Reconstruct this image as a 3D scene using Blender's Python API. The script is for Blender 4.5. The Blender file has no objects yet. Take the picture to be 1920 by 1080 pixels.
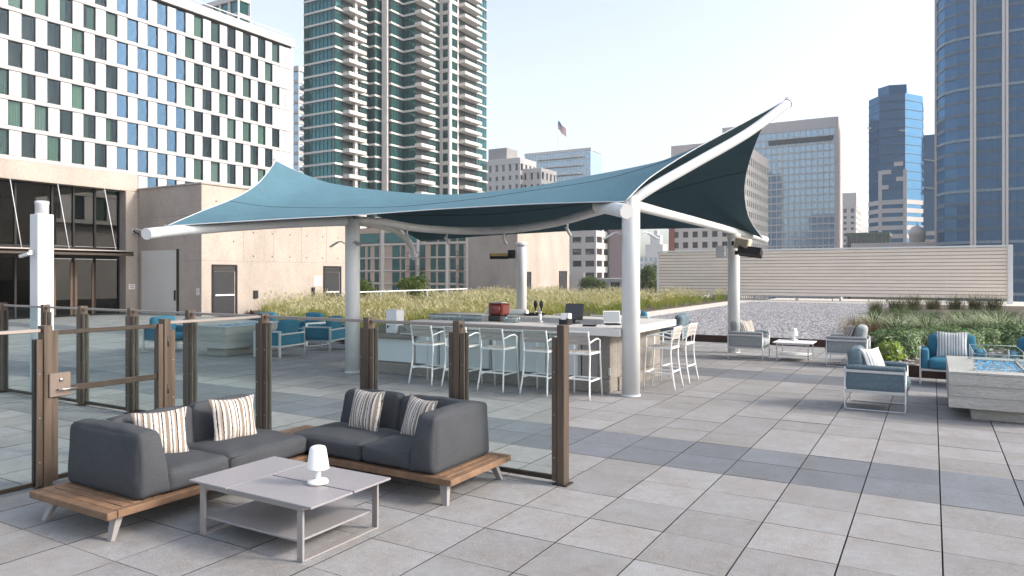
import bpy, math, random
import numpy as np
from mathutils import Vector, Matrix
random.seed(7)
rng = np.random.default_rng(7)
R = math.radians
S = bpy.context.scene
COL = S.collection

# ------------------------------------------------------------------ camera
# World axes follow the paving joints: +Y runs away along the long joints, +X to the right. Camera foot = origin.
cam_d = bpy.data.cameras.new('camera')
cam_d.sensor_width = 36.0
cam_d.lens = 25.2
cam_d.shift_y = -0.0131
cam_d.clip_start = 0.05
cam_d.clip_end = 6000
cam = bpy.data.objects.new('camera', cam_d)
COL.objects.link(cam)
cam.location = (0, 0, 1.96)
cam.rotation_euler = (R(90), 0, 0.5305)
S.camera = cam

# ------------------------------------------------------------------ sky, sun, exposure
SUN_AZ, SUN_EL = R(70), R(31)          # azimuth measured from +Y towards +X
w = bpy.data.worlds.new('World')
S.world = w
w.use_nodes = True
nt = w.node_tree
bg = nt.nodes['Background']
sky = nt.nodes.new('ShaderNodeTexSky')
sky.sky_type = 'NISHITA'
sky.sun_disc = False
sky.sun_elevation = SUN_EL
sky.sun_rotation = SUN_AZ
sky.altitude = 50
sky.air_density = 1.0
sky.dust_density = 3.0
sky.ozone_density = 1.5
haze = nt.nodes.new('ShaderNodeHueSaturation')     # thin high haze: the whole sky is paler and less blue
haze.inputs['Saturation'].default_value = 0.52
nt.links.new(sky.outputs[0], haze.inputs['Color'])
nt.links.new(haze.outputs[0], bg.inputs[0])
bg.inputs[1].default_value = 0.15
sun_d = bpy.data.lights.new('sun', 'SUN')
sun_d.energy = 1.4
sun_d.angle = R(8)
sun_d.color = (1.0, 0.90, 0.78)
sun = bpy.data.objects.new('sun', sun_d)
COL.objects.link(sun)
sd = Vector((math.sin(SUN_AZ) * math.cos(SUN_EL), math.cos(SUN_AZ) * math.cos(SUN_EL), math.sin(SUN_EL)))
sun.rotation_euler = sd.to_track_quat('Z', 'Y').to_euler()
sun.location = (30, 10, 40)
S.view_settings.view_transform = 'Standard'
S.view_settings.look = 'None'
S.view_settings.gamma = 1.0
S.view_settings.exposure = 1.2
S.view_settings.use_curve_mapping = False
S.render.engine = 'CYCLES'
S.cycles.use_denoising = True
S.cycles.max_bounces = 8
S.cycles.transparent_max_bounces = 24
S.cycles.sample_clamp_indirect = 6.0
S.cycles.caustics_reflective = False
S.cycles.caustics_refractive = False

# ------------------------------------------------------------------ materials
MATS = {}

def mat(name, col=(.5, .5, .5), rough=.6, metal=0.0, var=0.0, vscale=3.0, rnd=0.0, speck=0.0, sscale=120.0,
        bump=0.0, bscale=60.0, spec=None, coat=0.0, island=0.0, stretch=None, emit=None, transl=0.0):
    """Procedural surface: base colour with soft blotches (var), fine specks, per-object / per-island variation, bump."""
    if name in MATS:
        return MATS[name]
    m = bpy.data.materials.new(name)
    m.use_nodes = True
    t = m.node_tree
    b = t.nodes['Principled BSDF']
    b.inputs['Roughness'].default_value = rough
    b.inputs['Metallic'].default_value = metal
    if spec is not None:
        b.inputs['Specular IOR Level'].default_value = spec
    b.inputs['Coat Weight'].default_value = coat
    co = t.nodes.new('ShaderNodeTexCoord')
    mp = t.nodes.new('ShaderNodeMapping')
    t.links.new(co.outputs['Object'], mp.inputs[0])
    if stretch:
        mp.inputs['Scale'].default_value = stretch
    fac = None

    def mul(a, bb):
        n = t.nodes.new('ShaderNodeMath')
        n.operation = 'MULTIPLY'
        t.links.new(a, n.inputs[0])
        t.links.new(bb, n.inputs[1])
        return n.outputs[0]

    def rangemap(src, lo, hi, a=0.0, c=1.0):
        n = t.nodes.new('ShaderNodeMapRange')
        n.inputs['From Min'].default_value = a
        n.inputs['From Max'].default_value = c
        n.inputs['To Min'].default_value = lo
        n.inputs['To Max'].default_value = hi
        t.links.new(src, n.inputs[0])
        return n.outputs[0]
    oi = None
    if rnd or True:
        oi = t.nodes.new('ShaderNodeObjectInfo')
    if var:
        n = t.nodes.new('ShaderNodeTexNoise')
        n.noise_dimensions = '4D'
        n.inputs['Scale'].default_value = vscale
        n.inputs['Detail'].default_value = 5
        n.inputs['Roughness'].default_value = .62
        t.links.new(mp.outputs[0], n.inputs['Vector'])
        wv = rangemap(oi.outputs['Random'], 0, 50)
        t.links.new(wv, n.inputs['W'])
        o = rangemap(n.outputs[0], 1 - var, 1 + var, .25, .75)
        fac = o if fac is None else mul(fac, o)
    if speck:
        n = t.nodes.new('ShaderNodeTexNoise')
        n.inputs['Scale'].default_value = sscale
        n.inputs['Detail'].default_value = 2
        t.links.new(mp.outputs[0], n.inputs['Vector'])
        o = rangemap(n.outputs[0], 1 - speck, 1 + speck, .3, .7)
        fac = o if fac is None else mul(fac, o)
    if rnd:
        o = rangemap(oi.outputs['Random'], 1 - rnd, 1 + rnd)
        fac = o if fac is None else mul(fac, o)
    if island:
        g = t.nodes.new('ShaderNodeNewGeometry')
        o = rangemap(g.outputs['Random Per Island'], 1 - island, 1 + island)
        fac = o if fac is None else mul(fac, o)
    if fac is not None:
        v = t.nodes.new('ShaderNodeVectorMath')
        v.operation = 'SCALE'
        v.inputs[0].default_value = col
        t.links.new(fac, v.inputs['Scale'])
        t.links.new(v.outputs[0], b.inputs['Base Color'])
    else:
        b.inputs['Base Color'].default_value = (*col, 1)
    if bump:
        n = t.nodes.new('ShaderNodeTexNoise')
        n.inputs['Scale'].default_value = bscale
        n.inputs['Detail'].default_value = 4
        t.links.new(mp.outputs[0], n.inputs['Vector'])
        bp = t.nodes.new('ShaderNodeBump')
        bp.inputs['Strength'].default_value = bump
        bp.inputs['Distance'].default_value = .02
        t.links.new(n.outputs[0], bp.inputs['Height'])
        t.links.new(bp.outputs[0], b.inputs['Normal'])
    if emit:
        b.inputs['Emission Color'].default_value = (*emit[0], 1)
        b.inputs['Emission Strength'].default_value = emit[1]
    if transl:
        out = t.nodes['Material Output']
        tr = t.nodes.new('ShaderNodeBsdfTranslucent')
        mx = t.nodes.new('ShaderNodeMixShader')
        mx.inputs[0].default_value = transl
        if fac is not None:
            t.links.new(v.outputs[0], tr.inputs[0])
        else:
            tr.inputs[0].default_value = (*col, 1)
        t.links.new(b.outputs[0], mx.inputs[1])
        t.links.new(tr.outputs[0], mx.inputs[2])
        t.links.new(mx.outputs[0], out.inputs[0])
    MATS[name] = m
    return m


def glass_mat(name, tint=(.9, .97, .95), gloss=(1, 1, 1), rough=.0, ior=1.45, extra=0.0, base=None, wob=0.0):
    """Thin pane: tinted see-through plus Fresnel mirror; base adds a diffuse body (frosted or dark room behind)."""
    m = bpy.data.materials.new(name)
    m.use_nodes = True
    t = m.node_tree
    t.nodes.remove(t.nodes['Principled BSDF'])
    out = t.nodes['Material Output']
    tr = t.nodes.new('ShaderNodeBsdfTransparent')
    tr.inputs[0].default_value = (*tint, 1)
    body = tr.outputs[0]
    if base:
        df = t.nodes.new('ShaderNodeBsdfDiffuse')
        df.inputs[0].default_value = (*base[0], 1)
        mb = t.nodes.new('ShaderNodeMixShader')
        mb.inputs[0].default_value = base[1]
        t.links.new(body, mb.inputs[1])
        t.links.new(df.outputs[0], mb.inputs[2])
        body = mb.outputs[0]
    gl = t.nodes.new('ShaderNodeBsdfGlossy')
    gl.inputs[0].default_value = (*gloss, 1)
    gl.inputs['Roughness'].default_value = rough
    fr = t.nodes.new('ShaderNodeFresnel')
    ge = t.nodes.new('ShaderNodeNewGeometry')        # thin pane: same mirror on both faces
    ri = t.nodes.new('ShaderNodeMapRange')
    ri.inputs['To Min'].default_value = ior
    ri.inputs['To Max'].default_value = 1 / ior
    t.links.new(ge.outputs['Backfacing'], ri.inputs[0])
    t.links.new(ri.outputs[0], fr.inputs[0])
    if wob:
        co = t.nodes.new('ShaderNodeTexCoord')
        n = t.nodes.new('ShaderNodeTexNoise')
        n.inputs['Scale'].default_value = wob[0]
        t.links.new(co.outputs['Object'], n.inputs['Vector'])
        bp = t.nodes.new('ShaderNodeBump')
        bp.inputs['Strength'].default_value = wob[1]
        bp.inputs['Distance'].default_value = .5
        t.links.new(n.outputs[0], bp.inputs['Height'])
        t.links.new(bp.outputs[0], gl.inputs['Normal'])
    ad = t.nodes.new('ShaderNodeMath')
    ad.operation = 'ADD'
    ad.use_clamp = True
    ad.inputs[1].default_value = extra
    t.links.new(fr.outputs[0], ad.inputs[0])
    mx = t.nodes.new('ShaderNodeMixShader')
    t.links.new(ad.outputs[0], mx.inputs[0])
    t.links.new(body, mx.inputs[1])
    t.links.new(gl.outputs[0], mx.inputs[2])
    t.links.new(mx.outputs[0], out.inputs[0])
    MATS[name] = m
    return m


def stripe_mat(name, stops):
    """Woven stripes along local X of a cushion."""
    m = bpy.data.materials.new(name)
    m.use_nodes = True
    t = m.node_tree
    b = t.nodes['Principled BSDF']
    b.inputs['Roughness'].default_value = .95
    b.inputs['Specular IOR Level'].default_value = .1
    co = t.nodes.new('ShaderNodeTexCoord')
    sep = t.nodes.new('ShaderNodeSeparateXYZ')
    t.links.new(co.outputs['Object'], sep.inputs[0])
    nz = t.nodes.new('ShaderNodeTexNoise')
    nz.inputs['Scale'].default_value = 60
    t.links.new(co.outputs['Object'], nz.inputs['Vector'])
    a1 = t.nodes.new('ShaderNodeMath')
    a1.operation = 'MULTIPLY_ADD'
    a1.inputs[1].default_value = .012
    t.links.new(nz.outputs[0], a1.inputs[0])
    t.links.new(sep.outputs[0], a1.inputs[2])
    mr = t.nodes.new('ShaderNodeMath')
    mr.operation = 'MULTIPLY_ADD'
    mr.inputs[1].default_value = 3.9
    mr.inputs[2].default_value = 10.0
    t.links.new(a1.outputs[0], mr.inputs[0])
    fr = t.nodes.new('ShaderNodeMath')
    fr.operation = 'FRACT'
    t.links.new(mr.outputs[0], fr.inputs[0])
    cr = t.nodes.new('ShaderNodeValToRGB')
    cr.color_ramp.interpolation = 'CONSTANT'
    e = cr.color_ramp.elements
    e[0].position, e[0].color = 0, (*stops[0][1], 1)
    e[1].position, e[1].color = stops[1][0], (*stops[1][1], 1)
    for p, c in stops[2:]:
        k = e.new(p)
        k.color = (*c, 1)
    t.links.new(fr.outputs[0], cr.inputs[0])
    t.links.new(cr.outputs[0], b.inputs['Base Color'])
    bp = t.nodes.new('ShaderNodeBump')
    bp.inputs['Strength'].default_value = .35
    bp.inputs['Distance'].default_value = .004
    n2 = t.nodes.new('ShaderNodeTexNoise')
    n2.inputs['Scale'].default_value = 240
    t.links.new(co.outputs['Object'], n2.inputs['Vector'])
    t.links.new(n2.outputs[0], bp.inputs['Height'])
    t.links.new(bp.outputs[0], b.inputs['Normal'])
    MATS[name] = m
    return m


# ------------------------------------------------------------------ mesh building
class MB:
    def __init__(self):
        self.v, self.f, self.mi, self.sm = [], [], [], []
        self.cur = 0
        self.smooth = False

    def add(self, vs, fs, M=None):
        o = len(self.v)
        if M is not None:
            vs = [M @ Vector(p) for p in vs]
        self.v += [tuple(p) for p in vs]
        for f in fs:
            self.f.append(tuple(i + o for i in f))
            self.mi.append(self.cur)
            self.sm.append(self.smooth)
        return self

    def box(self, x0, x1, y0, y1, z0, z1, M=None):
        vs = [(x0, y0, z0), (x1, y0, z0), (x1, y1, z0), (x0, y1, z0), (x0, y0, z1), (x1, y0, z1), (x1, y1, z1), (x0, y1, z1)]
        return self.add(vs, [(0, 3, 2, 1), (4, 5, 6, 7), (0, 1, 5, 4), (1, 2, 6, 5), (2, 3, 7, 6), (3, 0, 4, 7)], M)

    def cbox(self, x0, x1, y0, y1, z0, z1, c=.006, M=None):
        """Box with chamfered edges."""
        vs, fs = [], []
        X, Y, Z = (x0, x1), (y0, y1), (z0, z1)
        idx = {}
        for i in (0, 1):
            for j in (0, 1):
                for k in (0, 1):
                    sx, sy, sz = (1, -1)[i] * c, (1, -1)[j] * c, (1, -1)[k] * c
                    for a, p in enumerate(((X[i], Y[j] + sy, Z[k] + sz), (X[i] + sx, Y[j], Z[k] + sz), (X[i] + sx, Y[j] + sy, Z[k]))):
                        idx[i, j, k, a] = len(vs)
                        vs.append(p)
        q = lambda *t: fs.append(tuple(idx[s] for s in t))
        q((0, 0, 0, 0), (0, 0, 1, 0), (0, 1, 1, 0), (0, 1, 0, 0))
        q((1, 0, 0, 0), (1, 1, 0, 0), (1, 1, 1, 0), (1, 0, 1, 0))
        q((0, 0, 0, 1), (1, 0, 0, 1), (1, 0, 1, 1), (0, 0, 1, 1))
        q((0, 1, 0, 1), (0, 1, 1, 1), (1, 1, 1, 1), (1, 1, 0, 1))
        q((0, 0, 0, 2), (0, 1, 0, 2), (1, 1, 0, 2), (1, 0, 0, 2))
        q((0, 0, 1, 2), (1, 0, 1, 2), (1, 1, 1, 2), (0, 1, 1, 2))
        for j in (0, 1):
            for k in (0, 1):
                q((0, j, k, 1), (1, j, k, 1), (1, j, k, 2), (0, j, k, 2))
        for i in (0, 1):
            for k in (0, 1):
                q((i, 0, k, 0), (i, 1, k, 0), (i, 1, k, 2), (i, 0, k, 2))
        for i in (0, 1):
            for j in (0, 1):
                q((i, j, 0, 0), (i, j, 1, 0), (i, j, 1, 1), (i, j, 0, 1))
        for i in (0, 1):
            for j in (0, 1):
                for k in (0, 1):
                    q((i, j, k, 0), (i, j, k, 1), (i, j, k, 2))
        return self.add(vs, fs, M)

    def bar(self, p0, p1, w, h, up=(0, 0, 1), c=0.0):
        p0, p1 = Vector(p0), Vector(p1)
        d = p1 - p0
        L = d.length
        z = d.normalized()
        u = Vector(up)
        if abs(z.dot(u)) > .99:
            u = Vector((1, 0, 0))
        x = u.cross(z).normalized()
        y = z.cross(x)
        M = Matrix(((x.x, y.x, z.x, p0.x), (x.y, y.y, z.y, p0.y), (x.z, y.z, z.z, p0.z), (0, 0, 0, 1)))
        if c:
            return self.cbox(-w / 2, w / 2, -h / 2, h / 2, 0, L, c, M)
        return self.box(-w / 2, w / 2, -h / 2, h / 2, 0, L, M)

    def tube(self, pts, r, n=12, cap=True, smooth=True):
        pts = [Vector(p) for p in pts]
        rs = r if isinstance(r, (list, tuple)) else [r] * len(pts)
        sv = self.smooth
        self.smooth = smooth
        vs, fs = [], []
        prev = None
        for i, p in enumerate(pts):
            a = pts[max(i - 1, 0)]
            b = pts[min(i + 1, len(pts) - 1)]
            t = (b - a).normalized()
            if prev is None:
                u = Vector((0, 0, 1)) if abs(t.z) < .9 else Vector((1, 0, 0))
                x = u.cross(t).normalized()
            else:
                x = (prev - t * prev.dot(t)).normalized()
            prev = x
            y = t.cross(x)
            for k in range(n):
                q = 2 * math.pi * k / n
                vs.append(p + (x * math.cos(q) + y * math.sin(q)) * rs[i])
        for i in range(len(pts) - 1):
            for k in range(n):
                k2 = (k + 1) % n
                fs.append((i * n + k, i * n + k2, (i + 1) * n + k2, (i + 1) * n + k))
        self.add(vs, fs)
        if cap:
            self.smooth = False
            o = len(self.v) - len(vs)
            self.f.append(tuple(o + k for k in reversed(range(n))))
            self.f.append(tuple(o + (len(pts) - 1) * n + k for k in range(n)))
            self.mi += [self.cur] * 2
            self.sm += [False] * 2
        self.smooth = sv
        return self

    def lathe(self, prof, n=20, M=None, smooth=True):
        sv = self.smooth
        self.smooth = smooth
        vs, fs = [], []
        for r, z in prof:
            for k in range(n):
                q = 2 * math.pi * k / n
                vs.append((r * math.cos(q), r * math.sin(q), z))
        for i in range(len(prof) - 1):
            for k in range(n):
                k2 = (k + 1) % n
                fs.append((i * n + k, i * n + k2, (i + 1) * n + k2, (i + 1) * n + k))
        fs.append(tuple(reversed(range(n))))
        fs.append(tuple((len(prof) - 1) * n + k for k in range(n)))
        self.add(vs, fs, M)
        self.smooth = sv
        return self

    def prism(self, poly, z0, z1, M=None):
        n = len(poly)
        vs = [(x, y, z0) for x, y in poly] + [(x, y, z1) for x, y in poly]
        fs = [tuple(reversed(range(n))), tuple(range(n, 2 * n))]
        for i in range(n):
            j = (i + 1) % n
            fs.append((i, j, n + j, n + i))
        return self.add(vs, fs, M)

    def soft(self, sx, sy, sz, r=.05, puff=.02, n=9, M=None, pinch=0.0):
        """Upholstered block centred on the origin: rounded edges, slightly puffed faces."""
        sv = self.smooth
        self.smooth = True
        vs, fs = [], []
        h = (sx / 2, sy / 2, sz / 2)
        r = min(r, h[0] * .98, h[1] * .98, h[2] * .98)
        ts = [-1 + 2 * i / (n - 1) for i in range(n)]
        ts = [math.copysign(abs(t) ** .75, t) for t in ts]
        for ax in range(3):
            for sg in (-1, 1):
                o = len(vs)
                for a in ts:
                    for b in ts:
                        p = [0, 0, 0]
                        p[ax] = sg
                        p[(ax + 1) % 3] = a
                        p[(ax + 2) % 3] = b
                        P = Vector((p[0] * h[0], p[1] * h[1], p[2] * h[2]))
                        Q = Vector([max(-(h[i] - r), min(h[i] - r, P[i])) for i in range(3)])
                        D = P - Q
                        if D.length > 1e-9:
                            P = Q + D.normalized() * r
                        for i in range(3):
                            j, k = (i + 1) % 3, (i + 2) % 3
                            P[i] += p[i] * puff * (1 - p[j] ** 2) * (1 - p[k] ** 2)
                        vs.append(P)
                for i in range(n - 1):
                    for j in range(n - 1):
                        q = (o + i * n + j, o + (i + 1) * n + j, o + (i + 1) * n + j + 1, o + i * n + j + 1)
                        fs.append(q if sg > 0 else tuple(reversed(q)))
        self.add(vs, fs, M)
        self.smooth = sv
        return self

    def pillow(self, s, t, n=13, M=None):
        """Square scatter cushion in local XZ, thickness along Y, pointed corners."""
        sv = self.smooth
        self.smooth = True
        for sg in (-1, 1):
            vs, fs = [], []
            for i in range(n):
                for j in range(n):
                    a, b = -1 + 2 * i / (n - 1), -1 + 2 * j / (n - 1)
                    ea, eb = 1 - abs(a) ** 2.4, 1 - abs(b) ** 2.4
                    k = .94 + .06 * (a * a * b * b)
                    x = a * s / 2 * (1 - .06 * (1 - b * b) * 1.0 if abs(a) > .5 else 1) * k
                    z = b * s / 2 * (1 - .06 * (1 - a * a) * 1.0 if abs(b) > .5 else 1) * k
                    y = sg * (t / 2 * (ea * eb) ** .55 + .004)
                    y += .006 * math.sin(a * 5 + b * 3) * ea * eb
                    vs.append((x, y, z))
            for i in range(n - 1):
                for j in range(n - 1):
                    q = (i * n + j, (i + 1) * n + j, (i + 1) * n + j + 1, i * n + j + 1)
                    fs.append(q if sg < 0 else tuple(reversed(q)))
            self.add(vs, fs, M)
        self.smooth = sv
        return self

    def mesh(self, name, mats):
        me = bpy.data.meshes.new(name)
        me.from_pydata(self.v, [], self.f)
        if not isinstance(mats, (list, tuple)):
            mats = [mats]
        for m in mats:
            me.materials.append(m)
        me.polygons.foreach_set('material_index', self.mi)
        me.polygons.foreach_set('use_smooth', self.sm)
        me.update()
        return me

    def build(self, name, mats, parent=None, loc=None):
        return obj(name, self.mesh(name, mats), parent, loc)


def obj(name, me, parent=None, loc=None, rot=None):
    o = bpy.data.objects.new(name, me)
    COL.objects.link(o)
    if parent is not None:
        o.parent = parent
    if loc is not None:
        o.location = loc
    if rot is not None:
        o.rotation_euler = rot
    return o


def tag(o, label=None, cat=None, group=None, kind=None):
    for k, v in (('label', label), ('category', cat), ('group', group), ('kind', kind)):
        if v:
            o[k] = v
    return o


def thing(name, label, cat, loc=(0, 0, 0), rz=0, group=None):
    o = obj(name, None, None, loc, (0, 0, rz))
    o.empty_display_size = .1
    return tag(o, label, cat, group)


def copy_tree(o, loc, rz, label=None, group=None):
    c = o.copy()
    COL.objects.link(c)
    c.location = loc
    c.rotation_euler = (0, 0, rz)
    if label:
        c['label'] = label
    if group:
        c['group'] = group
    for ch in list(o.children):
        d = ch.copy()
        COL.objects.link(d)
        d.parent = c
        for g in list(ch.children):
            e = g.copy()
            COL.objects.link(e)
            e.parent = d
    return c


def T(x=0, y=0, z=0, rx=0, ry=0, rz=0):
    return Matrix.Translation((x, y, z)) @ Matrix.Rotation(rz, 4, 'Z') @ Matrix.Rotation(ry, 4, 'Y') @ Matrix.Rotation(rx, 4, 'X')


def lerp(a, b, t):
    return a + (b - a) * t


def spline(P, n=24):
    """Catmull-Rom through the points."""
    P = [Vector(p) for p in P]
    P = [P[0] * 2 - P[1]] + P + [P[-1] * 2 - P[-2]]
    out = []
    m = len(P) - 3
    for i in range(m):
        a, b, c, d = P[i:i + 4]
        k = max(2, n // m)
        for j in range(k):
            t = j / k
            out.append(.5 * ((2 * b) + (c - a) * t + (2 * a - 5 * b + 4 * c - d) * t * t + (3 * b - a - 3 * c + d) * t ** 3))
    out.append(P[-2])
    return out


# palette -----------------------------------------------------------

def paver_mat(name, warm, cool, island=False):
    """Cast paver: mottled blotches, pitted grain, a faint worn rim, each slab a little warmer or cooler, lighter or darker."""
    m = bpy.data.materials.new(name)
    m.use_nodes = True
    t = m.node_tree
    N, Lk = t.nodes.new, t.links.new
    b = t.nodes['Principled BSDF']
    b.inputs['Specular IOR Level'].default_value = .35
    co = N('ShaderNodeTexCoord')
    if island:
        ge = N('ShaderNodeNewGeometry')
        rnd = ge.outputs['Random Per Island']
    else:
        oi = N('ShaderNodeObjectInfo')
        rnd = oi.outputs['Random']

    def noise(scale, det, rough, w=None):
        n = N('ShaderNodeTexNoise')
        n.noise_dimensions = '4D'
        n.inputs['Scale'].default_value = scale
        n.inputs['Detail'].default_value = det
        n.inputs['Roughness'].default_value = rough
        Lk(co.outputs['Object'], n.inputs['Vector'])
        mm = N('ShaderNodeMath')
        mm.operation = 'MULTIPLY'
        mm.inputs[1].default_value = 37.0
        Lk(rnd, mm.inputs[0])
        Lk(mm.outputs[0], n.inputs['W'])
        return n.outputs[0]

    def rm(src, a, c, lo, hi):
        n = N('ShaderNodeMapRange')
        for k, v in zip(('From Min', 'From Max', 'To Min', 'To Max'), (a, c, lo, hi)):
            n.inputs[k].default_value = v
        Lk(src, n.inputs[0])
        return n.outputs[0]

    def mul(a, c):
        n = N('ShaderNodeMath')
        n.operation = 'MULTIPLY'
        Lk(a, n.inputs[0])
        Lk(c, n.inputs[1])
        return n.outputs[0]
    blot = noise(2.6, 5, .6)
    mid = noise(14, 4, .7)
    grain = noise(95, 3, .65)
    mx = N('ShaderNodeMix')
    mx.data_type = 'RGBA'
    mx.inputs['A'].default_value = (*warm, 1)
    mx.inputs['B'].default_value = (*cool, 1)
    Lk(rm(blot, .3, .7, 0, 1), mx.inputs['Factor'])
    f = mul(rm(blot, .25, .75, .80, 1.17), rm(mid, .25, .75, .84, 1.13))
    f = mul(f, rm(grain, .3, .7, .74, 1.22))
    f = mul(f, rm(noise(5.0, 6, .75), .56, .70, 1.0, .80))
    f = mul(f, rm(rnd, 0, 1, .86, 1.10))
    sp = N('ShaderNodeVectorMath')
    sp.operation = 'SCALE'
    Lk(mx.outputs['Result'], sp.inputs[0])
    Lk(f, sp.inputs['Scale'])
    Lk(sp.outputs[0], b.inputs['Base Color'])
    Lk(rm(mid, .3, .7, .70, .92), b.inputs['Roughness'])
    bp = N('ShaderNodeBump')
    bp.inputs['Strength'].default_value = .35
    bp.inputs['Distance'].default_value = .012
    Lk(grain, bp.inputs['Height'])
    Lk(bp.outputs[0], b.inputs['Normal'])
    MATS[name] = m
    return m


m_paver = paver_mat('paver_concrete', (.300, .280, .268), (.262, .266, .275))
m_paver_far = paver_mat('paver_concrete_joined', (.300, .280, .268), (.262, .266, .275), True)
m_paver_dk = paver_mat('paver_dark', (.175, .180, .195), (.150, .164, .188))
m_paver_dkf = paver_mat('paver_dark_joined', (.175, .180, .195), (.150, .164, .188), True)
m_deckbase = mat('deck_substrate', (.03, .028, .026), .95, var=.2)
m_conc = mat('board_concrete', (.40, .345, .30), .9, var=.26, vscale=.45, speck=.09, sscale=16, bump=.25, bscale=14, stretch=(1, 1, .45))
m_conc_lt = mat('smooth_concrete', (.40, .385, .36), .85, var=.16, vscale=1.8, speck=.14, sscale=50, bump=.15, bscale=40)
m_barconc = mat('bar_concrete', (.235, .215, .190), .88, var=.3, vscale=2.0, speck=.2, sscale=40, bump=.2, bscale=30)
m_conc_form = mat('formed_concrete', (.44, .42, .39), .9, var=.22, vscale=2.5, speck=.2, sscale=45, bump=.6, bscale=30, stretch=(.35, .35, 3))
m_white = mat('white_paint', (.68, .69, .71), .45, var=.03, vscale=4)
m_pipe = mat('white_pipe_paint', (.68, .685, .685), .42, var=.10, vscale=2.2, stretch=(2, 2, .5))
m_stool = mat('stool_white_metal', (.82, .82, .80), .4)
m_slat = mat('stool_taupe_slat', (.38, .345, .31), .6, var=.08, vscale=6)
m_silver = mat('brushed_silver_frame', (.60, .60, .61), .38, metal=.65)
m_bronze = mat('bronze_post', (.100, .073, .055), .45, metal=.35, var=.6, vscale=2.6, stretch=(6, 6, .35))
m_bronze_d = mat('bronze_channel', (.05, .038, .030), .4, metal=.45, var=.3, vscale=2, stretch=(6, 6, .35))
m_rail = mat('rail_metal', (.34, .30, .28), .35, metal=.7)
m_black = mat('black_rubber', (.012, .012, .013), .5)
m_sofa = mat('charcoal_fabric', (.066, .070, .078), .95, var=.08, vscale=3, speck=.26, sscale=170, bump=.35, bscale=260, spec=.2)
m_teak = mat('teak_plank', (.215, .125, .072), .6, var=.40, vscale=7, rnd=.22, stretch=(1, 1, 1), bump=.15, bscale=60)
m_teak_edge = mat('teak_edge', (.075, .048, .032), .6, var=.2, vscale=5)
m_taupe = mat('taupe_metal', (.30, .28, .275), .5, metal=.1, var=.05)
m_tabletop = mat('lavender_grey_top', (.275, .26, .272), .45, var=.05, vscale=5, speck=.06, sscale=200)
m_lamp = mat('white_lamp_plastic', (.86, .86, .85), .35)
m_bluefab = mat('sky_blue_fabric', (.045, .175, .262), .9, var=.07, vscale=4, speck=.22, sscale=300, bump=.3, bscale=400, spec=.2)
m_greyfab = mat('tweed_grey_fabric', (.30, .325, .335), .95, var=.10, vscale=6, speck=.38, sscale=160, bump=.4, bscale=200, spec=.15, stretch=(.25, .25, 2.2))
m_tealfab = mat('tweed_slate_blue_fabric', (.135, .185, .215), .95, var=.12, vscale=6, speck=.45, sscale=160, bump=.4, bscale=200, spec=.15, stretch=(.25, .25, 2.2))
m_canopy = mat('shade_cloth_blue', (.092, .182, .230), .85, var=.10, vscale=1.4, speck=.4, sscale=150, spec=.15)
m_cloth_shaded = mat('shade_cloth_shaded_underside', (.066, .120, .145), .95, var=.06, vscale=1.5, speck=.15, sscale=90, spec=.05)  # same cloth as the top, with the shade below the sail put into the colour
m_hem = mat('canopy_white_hem', (.58, .60, .62), .6)
m_steel = mat('cable_steel', (.45, .45, .45), .3, metal=.9)
m_dark = mat('dark_metal', (.022, .022, .024), .6, metal=.1, spec=.25)
m_heater = mat('heater_element', (.45, .33, .12), .35, metal=.6)
m_beige = mat('speaker_beige', (.62, .53, .38), .6)
m_mesh = mat('speaker_grille', (.28, .245, .19), .7, speck=.5, sscale=180)
m_rust = mat('weathered_steel_edge', (.060, .026, .020), .8, var=.4, vscale=3)
m_soil = mat('planter_soil', (.075, .055, .040), 1.0, var=.3, vscale=4, bump=.6, bscale=25)
m_path = mat('pale_path', (.56, .52, .46), .9, var=.1, vscale=1.0, speck=.1, sscale=60)
m_gravelbase = mat('gravel_bed', (.15, .146, .152), 1.0, var=.3, vscale=12, speck=.6, sscale=14, bump=.8, bscale=16)
m_fireblue = mat('blue_fire_glass', (.06, .30, .55), .12, island=.75, coat=.3)
m_frost = mat('frosted_bar_panel', (.66, .71, .71), .28, var=.05, vscale=1.2, coat=.4)
m_mull = mat('bar_mullion', (.40, .40, .38), .4, metal=.6)
m_stone = mat('bar_top_stone', (.62, .605, .58), .5, var=.08, vscale=3, speck=.12, sscale=80)
m_doorgrey = mat('door_grey', (.045, .045, .049), .8, var=.1, spec=.15)
m_doorwhite = mat('door_white', (.66, .64, .60), .6, var=.04, vscale=1)
m_sign = mat('sign_white', (.78, .76, .74), .5)
m_ink = mat('sign_ink', (.12, .10, .10), .6)
m_red = mat('red_machine', (.16, .022, .016), .3, coat=.3)
m_screen = mat('screen_black', (.015, .015, .018), .15)
m_paperw = mat('paper_white', (.82, .82, .80), .7)
m_cityground = mat('city_ground', (.16, .155, .15), .95, var=.3, vscale=.02)
m_fenceglass = glass_mat('fence_glass', (.92, .962, .958), ior=1.22)
m_clear = glass_mat('clear_glass', (.93, .97, .97), ior=1.4)
m_tumbler = glass_mat('tumbler_glass', (.88, .92, .93), ior=1.5, extra=.12)
m_hotelsky = glass_mat('hotel_sky_reflection_glass', (.30, .40, .46), (.20, .34, .52), ior=1.3, extra=.16, wob=(.8, .12))  # blue sky reflection put into the tint and mirror colour
m_hotelglass = glass_mat('hotel_window_glass', (.80, .86, .84), (.60, .8, 1), ior=1.25, extra=.0)
m_curtain = mat('green_curtain', (.14, .20, .15), .9, rnd=.7)
m_curtain_l = mat('pale_curtain', (.25, .31, .26), .9, rnd=.3)
m_room = mat('dark_room', (.03, .026, .022), .95)
m_hotelpanel = mat('hotel_white_panel', (.50, .50, .525), .55, rnd=.03, var=.03, vscale=.4)
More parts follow.
